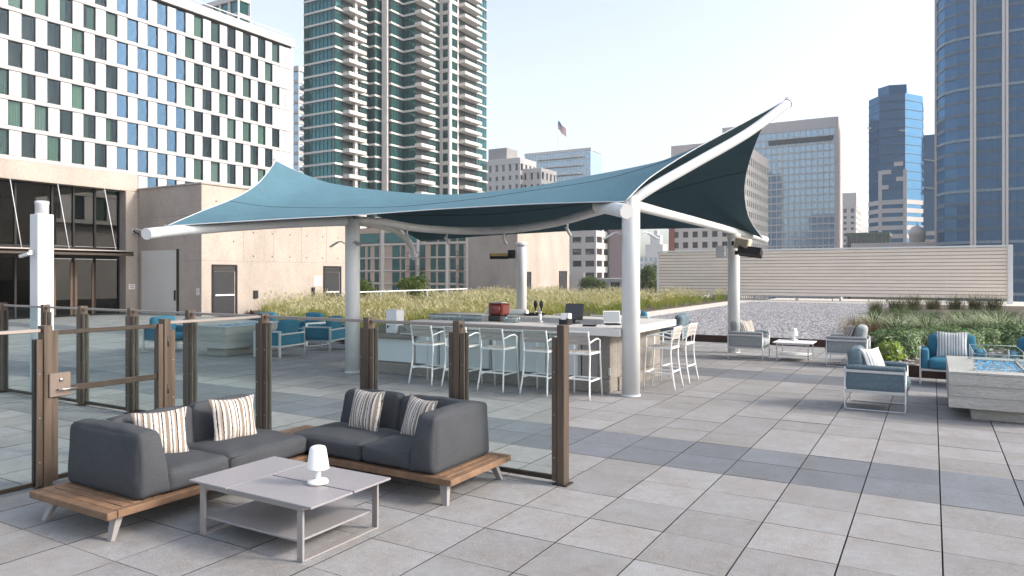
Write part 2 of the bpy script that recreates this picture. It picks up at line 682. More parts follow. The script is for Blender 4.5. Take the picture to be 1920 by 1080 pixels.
m_hotelband = mat('hotel_band', (.46, .44, .425), .6)
m_tealglass = glass_mat('condo_teal_glass', (.02, .03, .03), (.42, .85, .92), ior=1.5, extra=.05, base=((.026, .085, .085), 1.0), wob=(.5, .05))
m_condowhite = mat('condo_white', (.64, .61, .58), .75, var=.05, vscale=.2)
m_mulld = mat('dark_mullion', (.025, .04, .045), .5)
m_podstone = mat('podium_stone', (.52, .40, .32), .85, var=.12, vscale=.25)
m_blueglass = glass_mat('tower_blue_glass', (.02, .03, .04), (.28, .60, 1.0), ior=1.45, extra=.03, base=((.012, .078, .170), 1.0), wob=(.25, .04))
m_bluespan = mat('tower_blue_spandrel', (.036, .090, .155), .45)
m_paleglass = glass_mat('pale_tower_glass', (.02, .03, .04), (.70, .88, 1.0), ior=1.6, extra=.18, base=((.22, .32, .43), 1.0), wob=(.2, .05))
m_farwhite = mat('far_white', (.58, .55, .53), .8)
m_farpink = mat('far_pink', (.56, .51, .49), .8)
m_farbeige = mat('far_beige', (.55, .52, .48), .8)
m_brick = mat('far_brick', (.30, .13, .095), .85)
m_wdark = glass_mat('far_window', (.02, .02, .03), (.7, .8, .9), ior=1.5, extra=.05, base=((.05, .05, .055), 1.0))
m_grey = mat('grey_roof', (.33, .32, .32), .85, var=.1, vscale=.3)
m_green = mat('green_metal', (.10, .14, .09), .6)

# ================================================================== THE SETTING
g = MB().box(-2500, 2500, -400, 4500, -16, -15).build('ground', m_cityground)
tag(g, kind='structure')
slab = MB()
slab.box(-60, 34, -14, 62, -1.2, -.06)
slab = slab.build('terrace_slab', m_deckbase)
tag(slab, kind='structure')
paving = obj('terrace_paving', None)
tag(paving, kind='structure')

TS, GX, GY = .61, .06, 7.1226
TH = 0.5305


def paved(x, y):
    if x > 6.4 or y < -1.5 or x < -34.6:
        return False
    if x > -1.0:
        return y < 15.9
    if x > -12.2:
        return y < 20.9
    if x > -14.2:
        return y < 15.2 + (x + 14.2) * 2.85
    if x > -19:
        return y < 15.2 + (-14.2 - x) * .27
    return y < 16.5 + (-19 - x) * .72 and y < 21.6


cT, sT = math.cos(TH), math.sin(TH)


def proj(x, y, z):
    Z = -x * sT + y * cT
    X = x * cT + y * sT
    if Z < .3:
        return None
    return 960 + 1344.2 * X / Z, 514.8 + 1344.2 * (1.96 - z) / Z, Z


tiles = []
for i in range(-58, 12):
    for j in range(-16, 26):
        cx, cy = GX + (i + .5) * TS, GY + (j + .5) * TS
        if not paved(cx, cy):
            continue
        p = proj(cx, cy, 0)
        area = 0
        if p and -150 < p[0] < 2070 and p[1] < 1180:
            area = 1 / p[2] ** 3
            if -7.0 < cx < -3.4 and 3.0 < cy < 5.9:
                area *= .35
        elif not p or p[2] < 2.5 or p[1] > 1500:
            area = -1
        tiles.append((area, i, j, cx, cy))
tiles.sort(key=lambda t: -t[0])
hb, hc = TS / 2 - .0052, TS / 2 - .0032
m_joint = mat('joint_dirt', (.045, .042, .040), .95, var=.3, vscale=9)


def tile_mesh(m):
    b = MB().box(-hb, hb, -hc, hc, -.045, 0)
    b.mi = [1, 0, 1, 1, 1, 1]
    return b.mesh('paver', [m, m_joint])


tm = [tile_mesh(m) for m in (m_paver, m_paver_dk)]
joined = MB()
for k, (area, i, j, cx, cy) in enumerate(tiles):
    dk = j in (0, 1, 11, 12)
    dz = random.uniform(-.0016, .0016)
    if k < 300:
        obj('paver', tm[1 if dk else 0], paving, (cx, cy, dz), (random.uniform(-.002, .002), random.uniform(-.002, .002), random.uniform(-.0015, .0015) + random.choice((0, math.pi))))
    else:
        joined.cur = 1 if dk else 0
        joined.box(cx - hb, cx + hb, cy - hc, cy + hc, -.045, dz)
        joined.mi[-6:] = [2, joined.cur, 2, 2, 2, 2]
o = joined.build('paver_field', [m_paver_far, m_paver_dkf, m_joint], paving)
tag(o, kind='stuff')

# planting beds, gravel, pale path
tag(MB().prism([(-14.2, 15.3), (-12.3, 20.7), (-12.3, 54), (-29.7, 54), (-29.7, 24.6), (-19, 16.6)], -.05, .14).build('grass_bed_soil', m_soil), kind='structure')
tag(MB().box(-12.3, -10.6, 20.95, 55.0, -.05, .10).build('pale_path', m_path), kind='structure')
tag(MB().box(-10.6, 9, 50.4, 60, -.05, .10).build('screen_path', m_path), kind='structure')
tag(MB().box(-10.6, -2.5, 21.0, 50.4, -.05, .13).build('gravel_bed', m_gravelbase), kind='structure')
tag(MB().prism([(-1.0, 16), (14, 16), (14, 50.4), (-2.5, 50.4), (-2.5, 21.0), (-1.0, 21.0)], -.05, .14).build('planting_bed_soil', m_soil), kind='structure')


def edging(name, pts, h, label):
    b = MB()
    for a, c in zip(pts[:-1], pts[1:]):
        b.bar((a[0], a[1], h / 2 - .02), (c[0], c[1], h / 2 - .02), .012, h + .03, (0, 0, 1))
    b.f = b.f
    return tag(b.build(name, m_rust), label, 'edging')


def strip_wall(name, pts, z0, z1, t, m, label, cat):
    """One continuous thin wall along a polyline."""
    b = MB()
    n = len(pts)
    offs = []
    for i, p in enumerate(pts):
        a = Vector(pts[max(i - 1, 0)])
        c = Vector(pts[min(i + 1, n - 1)])
        d = (c - a).normalized()
        offs.append((p[0] - d.y * t, p[1] + d.x * t))
    vs = [(x, y, z0) for x, y in pts] + [(x, y, z0) for x, y in offs] + [(x, y, z1) for x, y in pts] + [(x, y, z1) for x, y in offs]
    fs = []
    for i in range(n - 1):
        fs += [(i, i + 1, 2 * n + i + 1, 2 * n + i), (n + i + 1, n + i, 3 * n + i, 3 * n + i + 1), (2 * n + i, 2 * n + i + 1, 3 * n + i + 1, 3 * n + i)]
    fs += [(0, 2 * n, 3 * n, n), (n - 1, 2 * n - 1, 4 * n - 1, 3 * n - 1)]
    b.add(vs, fs)
    return tag(b.build(name, m), label, cat)


strip_wall('planter_edging', [(-12.3, 20.93), (-1.02, 20.93), (-1.02, 15.93), (12, 15.93)], -.04, .20, .02, m_rust, 'dark rust steel edging holding back the gravel and the green planting bed', 'edging')
strip_wall('planter_edging', [(-29.7, 24.5), (-19, 16.5), (-14.2, 15.22), (-12.33, 20.9)], -.04, .22, .02, m_rust, 'dark steel edging along the front of the golden grass bed', 'edging')

# gravel stones
ico = [(0, 0, 1), (.894, 0, .447), (.276, .851, .447), (-.724, .526, .447), (-.724, -.526, .447), (.276, -.851, .447)]
icf = [(0, 1, 2), (0, 2, 3), (0, 3, 4), (0, 4, 5), (0, 5, 1)]


def pebbles(n, x0, x1, y0, y1, z, s0, s1, ybias=1.0):
    base = np.array([(x, y, max(zz, -.25) if zz > .2 else -.3) for x, y, zz in ico])
    base = np.array(ico + [(.5, .3, -.3)])[:6]
    V = np.zeros((n, 6, 3))
    s = rng.uniform(s0, s1, (n, 1, 1)) * rng.uniform(.65, 1.2, (n, 1, 3))
    a = rng.uniform(0, 6.28, n)
    ca, sa = np.cos(a)[:, None], np.sin(a)[:, None]
    B = base[None] * s
    V[..., 0] = B[..., 0] * ca - B[..., 1] * sa
    V[..., 1] = B[..., 0] * sa + B[..., 1] * ca
    V[..., 2] = B[..., 2] * .75
    V[..., 0] += rng.uniform(x0, x1, (n, 1))
    V[..., 1] += (y0 + (y1 - y0) * rng.uniform(0, 1, (n, 1)) ** ybias)
    V[..., 2] += z - .25 * s0
    F = (np.array(icf)[None] + (np.arange(n) * 6)[:, None, None]).reshape(-1, 3)
    return V.reshape(-1, 3), F


def np_mesh(name, V, F, mats, mi=None, smooth=False):
    me = bpy.data.meshes.new(name)
    k = F.shape[1]
    me.vertices.add(len(V))
    me.vertices.foreach_set('co', V.astype(np.float32).ravel())
    me.loops.add(F.size)
    me.loops.foreach_set('vertex_index', F.astype(np.int32).ravel())
    me.polygons.add(len(F))
    me.polygons.foreach_set('loop_start', np.arange(0, F.size, k, dtype=np.int32))
    me.polygons.foreach_set('loop_total', np.full(len(F), k, dtype=np.int32))
    for m in (mats if isinstance(mats, (list, tuple)) else [mats]):
        me.materials.append(m)
    if mi is not None:
        me.polygons.foreach_set('material_index', mi.astype(np.int32))
    if smooth:
        me.polygons.foreach_set('use_smooth', np.ones(len(F), dtype=bool))
    me.update()
    me.validate()
    return me


m_pebble = mat('gravel_pebble', (.30, .292, .30), .9, island=.6)
V, F = pebbles(48000, -10.55, -2.2, 21.0, 50.2, .13, .022, .052, 1.45)
tag(obj('gravel_stones', np_mesh('gravel_stones', V, F, m_pebble)), 'loose mixed grey gravel behind the terrace chairs', 'gravel', kind='stuff')
V, F = pebbles(3600, -.95, 7, 16.05, 34, .14, .03, .07, 1.2)
tag(obj('bed_pebbles', np_mesh('bed_pebbles', V, F, m_pebble)), 'grey pebbles scattered between the green shrubs', 'gravel', kind='stuff')


# grasses --------------------------------------------------------------
def blades(base, ang, lean, length, width, droop, seg=4, tipw=.08):
    """base (n,3); arching ribbon blades, returns V, F (quads)."""
    n = len(base)
    t = np.linspace(0, 1, seg + 1)[None, :, None]
    d = np.stack([np.cos(ang), np.sin(ang)], -1)[:, None, :]
    L = length[:, None, None]
    le = lean[:, None, None]
    dr = droop[:, None, None]
    out = L * (le * t + dr * t ** 2.2)
    up = L * (t * (1 - .35 * le) - .55 * dr * t ** 2.4)
    C = np.zeros((n, seg + 1, 3))
    C[..., :2] = base[:, None, :2] + d * out
    C[..., 2:] = base[:, None, 2:] + up
    wd = width[:, None, None] * (1 - (1 - tipw) * t ** 1.5)
    tw = ang + math.pi / 2 + rng.uniform(-.8, .8, n)
    s = np.stack([np.cos(tw), np.sin(tw), np.zeros(n)], -1)[:, None, :]
    V = np.stack([C - s * wd / 2, C + s * wd / 2], 2).reshape(n, -1, 3)
    k = np.arange(seg)[:, None] * 2
    q = np.concatenate([k, k + 1, k + 3, k + 2], 1)
    F = (q[None] + (np.arange(n) * (seg + 1) * 2)[:, None, None]).reshape(-1, 4)
    return V.reshape(-1, 3), F


def merge(parts):
    Vs, Fs, Ms = [], [], []
    o = 0
    for V, F, m in parts:
        Vs.append(V)
        Fs.append(F + o)
        Ms.append(np.full(len(F), m))
        o += len(V)
    return np.concatenate(Vs), np.concatenate(Fs), np.concatenate(Ms)


def leafmat(name, col, island=.35, tr=.3, rough=.6):
    return mat(name, col, rough, island=island, transl=tr, spec=.25)


m_gold = leafmat('golden_grass', (.34, .32, .08), .5, .35)
m_ggreen = leafmat('olive_grass', (.20, .245, .05), .45, .35)
m_plume = leafmat('grass_plume', (.54, .49, .28), .3, .4)
m_dkgrass = leafmat('dark_tuft', (.085, .110, .045), .5, .25)
m_brgrass = leafmat('brown_tuft', (.13, .095, .055), .45, .25)
m_palegr = leafmat('variegated_leaf', (.40, .46, .29), .35, .3)
m_shrub = leafmat('shrub_leaf', (.100, .175, .058), .6, .25)
m_lime = leafmat('lime_leaf', (.24, .34, .04), .4, .3)


def inside(poly, x, y):
    c = np.zeros(len(x), bool)
    n = len(poly)
    for i in range(n):
        (x0, y0), (x1, y1) = poly[i], poly[(i + 1) % n]
        k = ((y0 > y) != (y1 > y)) & (x < (x1 - x0) * (y - y0) / (y1 - y0 + 1e-12) + x0)
        c ^= k
    return c


bed = [(-14.3, 15.6), (-12.6, 20.7), (-12.5, 53.5), (-29.3, 53.5), (-29.3, 24.9), (-19, 16.9)]
N = 2300
bx = rng.uniform(-29.3, -12.5, N * 3)
by = 15.5 + 38 * rng.uniform(0, 1, N * 3) ** 1.25
ok = inside(bed, bx, by)
bx, by = bx[ok][:N], by[ok][:N]
nb = 30
N = len(bx)
hgt = rng.uniform(.55, .95, N) * (1 + .25 * np.sin(bx * 1.3 + 2 * np.sin(by * .7)))
# a greener belt right behind the bar, golden elsewhere
cb = np.repeat(np.stack([bx, by, np.full(N, .12)], -1), nb, 0) + np.concatenate([rng.normal(0, .10, (N * nb, 2)), np.zeros((N * nb, 1))], 1)
ang = rng.uniform(0, 6.283, N * nb)
L = np.repeat(hgt, nb) * rng.uniform(.6, 1.1, N * nb)
V1, F1 = blades(cb, ang, rng.uniform(.05, .5, N * nb), L, rng.uniform(.008, .016, N * nb), rng.uniform(.1, .55, N * nb), 3)
green = (np.sin(bx * .9) + np.cos(by * .35 + 1.0) + rng.normal(0, .6, N) > -.1)
mi1 = np.repeat(np.repeat(green.astype(int), nb), 3)
npl = 9
pb = np.repeat(np.stack([bx, by, np.full(N, .12)], -1), npl, 0) + np.concatenate([rng.normal(0, .09, (N * npl, 2)), np.zeros((N * npl, 1))], 1)
pa = rng.uniform(0, 6.283, N * npl)
PL = np.repeat(hgt, npl) * rng.uniform(.9, 1.2, N * npl)
# plumes start high on the stem
lean = rng.uniform(.1, .35, N * npl)
st = pb.copy()
st[:, 0] += np.cos(pa) * lean * PL * .72
st[:, 1] += np.sin(pa) * lean * PL * .72
st[:, 2] += PL * .74
V2, F2 = blades(st, pa, rng.uniform(.3, .6, N * npl), rng.uniform(.16, .26, N * npl), rng.uniform(.022, .036, N * npl), rng.uniform(.3, .9, N * npl), 3, .25)
Va, Fa, Ma = merge([(V1, F1, 0), (V2, F2, 2)])
Ma[:len(F1)] = mi1
tag(obj('golden_grass', np_mesh('golden_grass', Va, Fa, [m_gold, m_ggreen, m_plume], Ma)), 'dense golden ornamental grass with feathery plumes behind the bar', 'grass', kind='stuff')

# ---------------------------------------------------------------- green planting bed: countable clumps


def clump_mesh(name, n, L, lean, droop, wid, mats, spread=.12, seg=4, mix=.3):
    base = np.concatenate([rng.normal(0, spread, (n, 2)), np.zeros((n, 1))], 1)
    a = np.arctan2(base[:, 1], base[:, 0]) + rng.normal(0, .7, n)
    V, F = blades(base, a, rng.uniform(*lean, n), rng.uniform(L * .6, L * 1.08, n), rng.uniform(wid * .7, wid * 1.2, n), rng.uniform(*droop, n), seg)
    mi = np.repeat((rng.uniform(0, 1, n) < mix).astype(int), seg)
    return np_mesh(name, V, F, mats, mi)


def shrub_mesh(name, n, rx, rz, mats, leaf=.045):
    """Rounded shrub: many small leaf faces through the outer shell of a lumpy mound."""
    d = rng.normal(0, 1, (n, 3))
    d[:, 2] = np.abs(d[:, 2])
    d /= np.linalg.norm(d, axis=1)[:, None]
    lump = 1 + .16 * np.sin(d[:, 0] * 7 + 1) * np.cos(d[:, 1] * 6) + .08 * np.sin(d[:, 2] * 11)
    r = rng.uniform(.62, 1.04, n) * lump
    c = d * r[:, None] * np.array([rx, rx, rz])
    c[:, 2] += .03
    s = rng.uniform(leaf * .6, leaf * 1.3, n)[:, None]
    t1 = np.cross(d, rng.normal(0, 1, (n, 3)))
    t1 /= np.linalg.norm(t1, axis=1)[:, None]
    t2 = np.cross(d, t1) + d * rng.uniform(-.7, .7, (n, 1))
    V = np.stack([c - t1 * s * .35, c + t2 * s, c + t1 * s * .35, c - t2 * s], 1).reshape(-1, 3)
    F = (np.array([[0, 1, 2, 3]])[None] + (np.arange(n) * 4)[:, None, None]).reshape(-1, 4)
    mi = (rng.uniform(0, 1, n) < .22).astype(int)
    return np_mesh(name, V, F, mats, mi)


m_stem = mat('plant_stem', (.12, .085, .05), .9)


def plant(name, me, loc, s, rz, label, group):
    t = thing(name, label, 'plant', loc, rz, group)
    o = obj('foliage', me, t)
    o.scale = (s, s, s)
    st = MB()
    for k in range(3):
        a = 2.1 * k
        st.tube([(0, 0, -.02), (.05 * math.cos(a) * s, .05 * math.sin(a) * s, .16 * s), (.1 * math.cos(a) * s, .1 * math.sin(a) * s, .3 * s)], [.016, .012, .006], 5)
    st.build('stem', m_stem, t)
    return t


pl_dark = [clump_mesh('foliage', 330, 1.0, (.02, .42), (.02, .3), .016, [m_dkgrass, m_brgrass], .16, 4, .35) for k in range(2)]
pl_green = [clump_mesh('foliage', 360, .85, (.1, .7), (.15, .55), .02, [m_dkgrass, m_shrub], .16, 4, .5) for k in range(2)]
pl_pale = [clump_mesh('foliage', 250, .90, (.15, .75), (.25, .75), .036, [m_palegr, m_dkgrass], .13, 5, .35) for k in range(2)]
pl_brown = [clump_mesh('foliage', 260, .70, (.05, .5), (.05, .4), .012, [m_brgrass, m_plume], .12, 4, .15)]
pl_shrub = [shrub_mesh('foliage', 5200, .62, .60, [m_shrub, m_palegr], .045), shrub_mesh('foliage', 4800, .60, .5, [m_shrub, m_palegr], .034)]
pl_lime = [shrub_mesh('foliage', 900, .3, .42, [m_lime, m_palegr], .06)]
for k, (x, y) in enumerate([(-2.3, 37.4), (-1.5, 39.5), (-.8, 41.7), (.04, 43.5), (1.0, 44.1), (1.96, 44.6), (2.7, 43.8)]):
    plant('tuft_grass', pl_dark[k % 2], (x, y, .13), random.uniform(.8, 1.05), k * 1.3, 'tall dark brown tipped grass tuft in the back row by the slatted screen', 'dark grass tufts in the back row')
for k, (x, y) in enumerate([(-1.9, 32.3), (-.95, 32.7), (-.06, 33.2), (.84, 33.0), (1.6, 32.4), (2.4, 32.8)]):
    plant('arching_grass', pl_green[k % 2], (x, y, .13), random.uniform(.75, 1.0), k * 1.9, 'dark green arching grass in the second row of the planting bed', 'green arching grasses in the second row')
for k, (x, y) in enumerate([(-1.6, 26.6), (-.83, 25.2), (-.19, 24.9), (.45, 26.0), (1.09, 26.4), (1.68, 26.0), (2.16, 25.5), (2.9, 26.2), (-.45, 28.8), (.9, 29.2), (1.9, 29.0)]):
    plant('striped_grass', pl_pale[k % 2], (x, y, .13), random.uniform(.85, 1.15), k * 2.3, 'pale striped long-leaved grass in the middle of the planting bed', 'pale striped grasses in the middle row')
for k, (x, y, s) in enumerate([(-.72, 18.2, 1.0), (-.5, 19.8, 1.05), (.5, 19.6, 1.0), (1.0, 21.4, 1.0), (1.75, 21.9, 1.0), (1.9, 19.3, .9), (2.6, 22.0, 1.1), (.1, 22.3, .9)]):
    plant('leafy_shrub', pl_shrub[k % 2], (x, y, .13), s, k * 1.1, 'round leafy green shrub in the front row of the planting bed', 'round shrubs in the front row')
for k, (x, y) in enumerate([(-1.9, 22.3), (-1.6, 23.9), (-2.1, 24.9)]):
    plant('wispy_grass', pl_brown[0], (x, y, .13), 1.0, k * 2.0, 'wispy brown grass at the left edge of the planting bed beside the gravel', 'wispy brown grasses by the gravel')
plant('lime_shrub', pl_lime[0], (-.78, 17.25, .13), .9, 0, 'small bright lime green shrub behind the light grey armchair', None)

# ================================================================== FENCE
FT = 1.46
YF, XF = 6.02, -7.05


def fence_post(x, y, ax, sides, label, corner=False, gateside=None):
    """Bronze post with glazing channels on the given sides; ax = fence direction ('x' or 'y')."""
    t = thing('fence_post', label, 'post', (x, y, 0))
    MB().cbox(-.038, .038, -.055, .055, 0, FT + .03, .004).build('post', m_bronze, t) if ax == 'x' else MB().cbox(-.055, .055, -.038, .038, 0, FT + .03, .004).build('post', m_bronze, t)
    for s in sides:
        if ax == 'x':
            c = MB().cbox(min(s * .041, s * .096), max(s * .041, s * .096), -.045, .045, .03, FT - .09, .004)
            c.build('glazing_channel', m_bronze, t)
            MB().box(min(s * .0975, s * .106), max(s * .0975, s * .106), -.02, .02, .03, FT - .09).build('gasket', m_black, t)
            for zz in (.25, .65, 1.05):
                MB().lathe([(.006, 0), (.006, .004)], 8, T(s * .07, -.0455, zz, R(90))).build('bolt', m_steel, t)
        else:
            c = MB().cbox(-.045, .045, min(s * .041, s * .096), max(s * .041, s * .096), .03, FT - .09, .004)
            c.build('glazing_channel', m_bronze, t)
            MB().box(-.02, .02, min(s * .0975, s * .106), max(s * .0975, s * .106), .03, FT - .09).build('gasket', m_black, t)
            for zz in (.25, .65, 1.05):
                MB().lathe([(.006, 0), (.006, .004)], 8, T(.0455, s * .07, zz, 0, R(90))).build('bolt', m_steel, t)
    MB().cbox(-.075, .075, -.075, .075, .001, .014, .003).build('base_plate', m_bronze_d, t)
    return t


def fence_panel(a, b, ax, label):
    """Glass pane in thin rails between two posts; a, b along the fence direction."""
    lo, hi = min(a, b) + .108, max(a, b) - .108
    t = thing('glass_fence_panel', label, 'fence panel', ((lo + hi) / 2, YF, 0) if ax == 'x' else (XF, (lo + hi) / 2, 0))
    h = (hi - lo) / 2
    if ax == 'x':
        MB().box(-h, h, -.006, .006, .075, FT - .03).build('pane', m_fenceglass, t)
        MB().cbox(-h - .06, h + .06, -.022, .022, FT - .028, FT + .004, .004).build('top_rail', m_rail, t)
        MB().cbox(-h, h, -.02, .02, .03, .073, .004).build('bottom_rail', m_bronze_d, t)
    else:
        MB().box(-.006, .006, -h, h, .075, FT - .03).build('pane', m_fenceglass, t)
        MB().cbox(-.022, .022, -h - .06, h + .06, FT - .028, FT + .004, .004).build('top_rail', m_rail, t)
        MB().cbox(-.02, .02, -h, h, .03, .073, .004).build('bottom_rail', m_bronze_d, t)
    return t


px = [-2.98, -4.16, -5.36, XF, -8.46, -9.75, -11.0, -12.05, -13.39, -14.7]
plab = ['bronze end post of the glass fence nearest the open paving', 'bronze fence post behind the right sofa arm', 'bronze fence post behind the striped cushions of the right sofa',
        'wide bronze corner post of the glass fence behind the teak corner', 'bronze fence post just left of the corner, seen through the glass', 'bronze fence post seen between the two gate posts, the right one',
        'bronze fence post seen between the two gate posts, the left one', 'short-looking bronze fence post beside the square white pillar', 'bronze fence post at the far left edge of the picture', 'bronze fence post beyond the left edge of the picture']
for i, x in enumerate(px):
    if i == 9:
        continue
    sides = (-1,) if i == 0 else ((1,) if i == 7 else (-1, 1))
    fence_post(x, YF, 'x', sides, plab[i])
nl = ['glass fence panel beside the end post', 'glass fence panel behind the right striped cushions', 'glass fence panel left of the right sofa back', 'glass fence panel left of the corner post, farther line', 'glass fence panel second to the left of the corner post',
      'glass fence panel behind the gate lock side', 'glass fence panel just right of the white square pillar', None, 'glass fence panel at the far left edge beyond the white pillar']
for i in range(7):
    fence_panel(px[i + 1], px[i], 'x', nl[i])
fence_panel(-13.39, -12.05, 'x', nl[8])
fence_panel(-15.6, -13.39, 'x', 'glass fence panel running out of the left edge of the picture')

# side run towards the camera with the gate
G1, G2 = 4.71, 3.52
fence_panel(G1, YF, 'y', 'glass fence panel between the corner post and the gate hinge post')
fence_post(XF, G1, 'y', (1,), 'bronze gate post with hinges left of the striped cushions')
fence_post(XF, G2, 'y', (-1,), 'wide bronze gate post with the lock at the left')
fence_panel(1.6, G2, 'y', 'glass fence panel leaving the picture at the lower left')
gt = thing('gate', 'glass gate with a mid rail and a square lock between the bronze posts', 'gate', (XF, (G1 + G2) / 2, 0))
hl = (G1 - G2) / 2 - .05
for s in (-1, 1):
    MB().cbox(-.04, .04, s * hl - .045, s * hl + .045, .05, FT - .02, .004).build('stile', m_bronze, gt)
MB().cbox(-.02, .02, -hl + .047, hl - .047, FT - .06, FT - .02, .004).build('top_rail', m_bronze_d, gt)
MB().cbox(-.02, .02, -hl + .047, hl - .047, .86, .915, .004).build('mid_rail', m_bronze_d, gt)
MB().cbox(-.02, .02, -hl + .047, hl - .047, .05, .095, .004).build('bottom_rail', m_bronze_d, gt)
MB().box(-.006, .006, -hl + .05, hl - .05, .918, FT - .062).build('pane', m_fenceglass, gt)
MB().box(-.006, .006, -hl + .05, hl - .05, .097, .857).build('pane', m_fenceglass, gt)
lk = MB().cbox(.042, .075, -hl - .05, -hl + .14, .83, 1.05, .006).build('lock_box', mat('lock_bronze', (.21, .165, .14), .42, metal=.5, var=.15), gt)
MB().lathe([(.016, 0), (.016, .012), (.009, .014)], 14, T(.075, -hl + .05, .985, 0, R(90))).build('key_cylinder', m_steel, lk)
lv = MB()
lv.tube([(.075, -hl + .02, .90), (.11, -hl + .02, .90), (.118, -hl + .06, .90), (.118, -hl + .17, .898)], .009, 8)
lv.build('lever_handle', m_steel, lk)
for zz in (.3, .75, 1.25):
    h = MB()
    h.tube([(.05, hl + .055, zz - .05), (.05, hl + .055, zz + .05)], .012, 8)
    h.build('hinge', m_bronze_d, gt)

# square white pillar standing in the far fence line
t = thing('white_pillar', 'square white pillar with a round cap light in the fence at the left', 'pillar', (-12.66, 6.27, 0))
MB().cbox(-.125, .125, -.125, .125, 0, 2.95, .008).build('shaft', m_white, t)
MB().lathe([(.10, 2.95), (.10, 3.12), (.105, 3.125), (.105, 3.16), (.09, 3.17)], 20).build('cap_light', m_white, t)
b = MB()
b.cbox(-.02, .02, -.20, -.127, 2.28, 2.36, .003)
b.bar((-.005, -.19, 2.30), (-.13, -.27, 2.25), .07, .05, c=.006)
b.build('spot_light', m_silver, t)
MB().cbox(.127, .139, -.03, .03, .88, 1.0, .002).build('outlet_cover', m_silver, t)

# ================================================================== TENSILE CANOPY
def resample(P, n):
    P = spline(P, 60)
    d = [0]
    for a, b in zip(P[:-1], P[1:]):
        d.append(d[-1] + (b - a).length)
    out = []
    for i in range(n):
        s = d[-1] * i / (n - 1)
        k = max(0, min(len(P) - 2, np.searchsorted(d, s) - 1))
        u = (s - d[k]) / max(1e-9, d[k + 1] - d[k])
        out.append(P[k].lerp(P[k + 1], u))
    return out


NU, NV = 49, 17
c_front = resample([(-11.98, 8.04, 2.84), (-10.91, 8.79, 2.93), (-10.07, 9.4, 3.0), (-9.21, 9.9, 3.05), (-7.97, 10.51, 3.14), (-6.97, 10.75, 3.17), (-5.96, 10.88, 3.18), (-4.91, 10.8, 3.15), (-4.18, 10.65, 3.11)], NU)
c_ridge = resample([(-12.81, 11.27, 4.53), (-12.58, 11.75, 4.34), (-12.2, 12.21, 4.18), (-11.11, 13.19, 4.03), (-9.8, 13.96, 3.96), (-7.92, 14.48, 4.07), (-6.32, 14.61, 4.25), (-4.5, 14.52, 4.45), (-3.17, 14.14, 4.8), (-2.28, 13.73, 5.13)], NU)
c_back = resample([(-12.49, 16.21, 2.91), (-11.11, 17.14, 3.06), (-9.7, 17.73, 3.14), (-8.24, 18.12, 3.19), (-6.14, 18.66, 3.2), (-4.6, 18.98, 3.17), (-3.78, 19.11, 2.92)], NU)
c_e1 = resample([(-11.98, 8.04, 2.84), (-12.14, 8.88, 3.18), (-12.26, 9.74, 3.52), (-12.45, 10.43, 3.87), (-12.63, 10.91, 4.23), (-12.81, 11.27, 4.53)], NV)
c_e2 = resample([(-12.81, 11.27, 4.53), (-12.4, 12.3, 4.1), (-12.15, 13.6, 3.6), (-12.2, 14.9, 3.2), (-12.49, 16.21, 2.91)], NV)
c_e3 = resample([(-4.18, 10.65, 3.11), (-4.08, 11.05, 3.39), (-3.96, 11.47, 3.64), (-3.54, 12.18, 4.1), (-2.84, 13.06, 4.68), (-2.28, 13.73, 5.13)], NV)
c_e4 = resample([(-2.28, 13.73, 5.13), (-2.87, 14.78, 4.94), (-3.28, 15.7, 4.62), (-3.62, 16.54, 4.17), (-3.82, 17.35, 3.78), (-3.88, 18.13, 3.33), (-3.78, 19.11, 2.92)], NV)


def coons(A, B, C, D):
    """A: v=0 edge, B: v=1 edge, C: u=0 edge, D: u=1 edge."""
    G = []
    nu, nv = len(A), len(C)
    for j in range(nv):
        v = j / (nv - 1)
        row = []
        for i in range(nu):
            u = i / (nu - 1)
            p = A[i] * (1 - v) + B[i] * v + C[j] * (1 - u) + D[j] * u
            p -= A[0] * (1 - u) * (1 - v) + A[-1] * u * (1 - v) + B[0] * (1 - u) * v + B[-1] * u * v
            row.append(p)
        G.append(row)
    return G


Gf = coons(c_front, c_ridge, c_e1, c_e3)
Gb = coons(c_ridge, c_back, c_e2, c_e4)
G = Gf + Gb[1:]
# relax the interior a little so the ridge rounds over like stretched cloth
for it in range(10):
    H = [[p.copy() for p in r] for r in G]
    for j in range(1, len(G) - 1):
        for i in range(1, NU - 1):
            wgt = min(1, 3 * min(i, NU - 1 - i) / (NU - 1)) * .5
            avg = (G[j - 1][i] + G[j + 1][i]) * .5
            H[j][i] = G[j][i].lerp(avg, wgt)
    G = H


def sheet(G, off):
    b = MB()
    b.smooth = True
    nv, nu = len(G), len(G[0])
    b.add([p + Vector((0, 0, off)) for r in G for p in r], [(j * nu + i, j * nu + i + 1, (j + 1) * nu + i + 1, (j + 1) * nu + i) for j in range(nv - 1) for i in range(nu - 1)])
    return b


cv = thing('shade_canopy', 'blue tensile shade sail on white pipes and columns above the bar', 'canopy', (-7.2, 14.0, 0))
C0 = Vector((-7.2, 14.0, 0))


def cpart(b, name, m, parent=None):
    M = Matrix.Translation(-C0)
    b.v = [tuple(M @ Vector(p)) for p in b.v]
    return b.build(name, m, parent or cv)


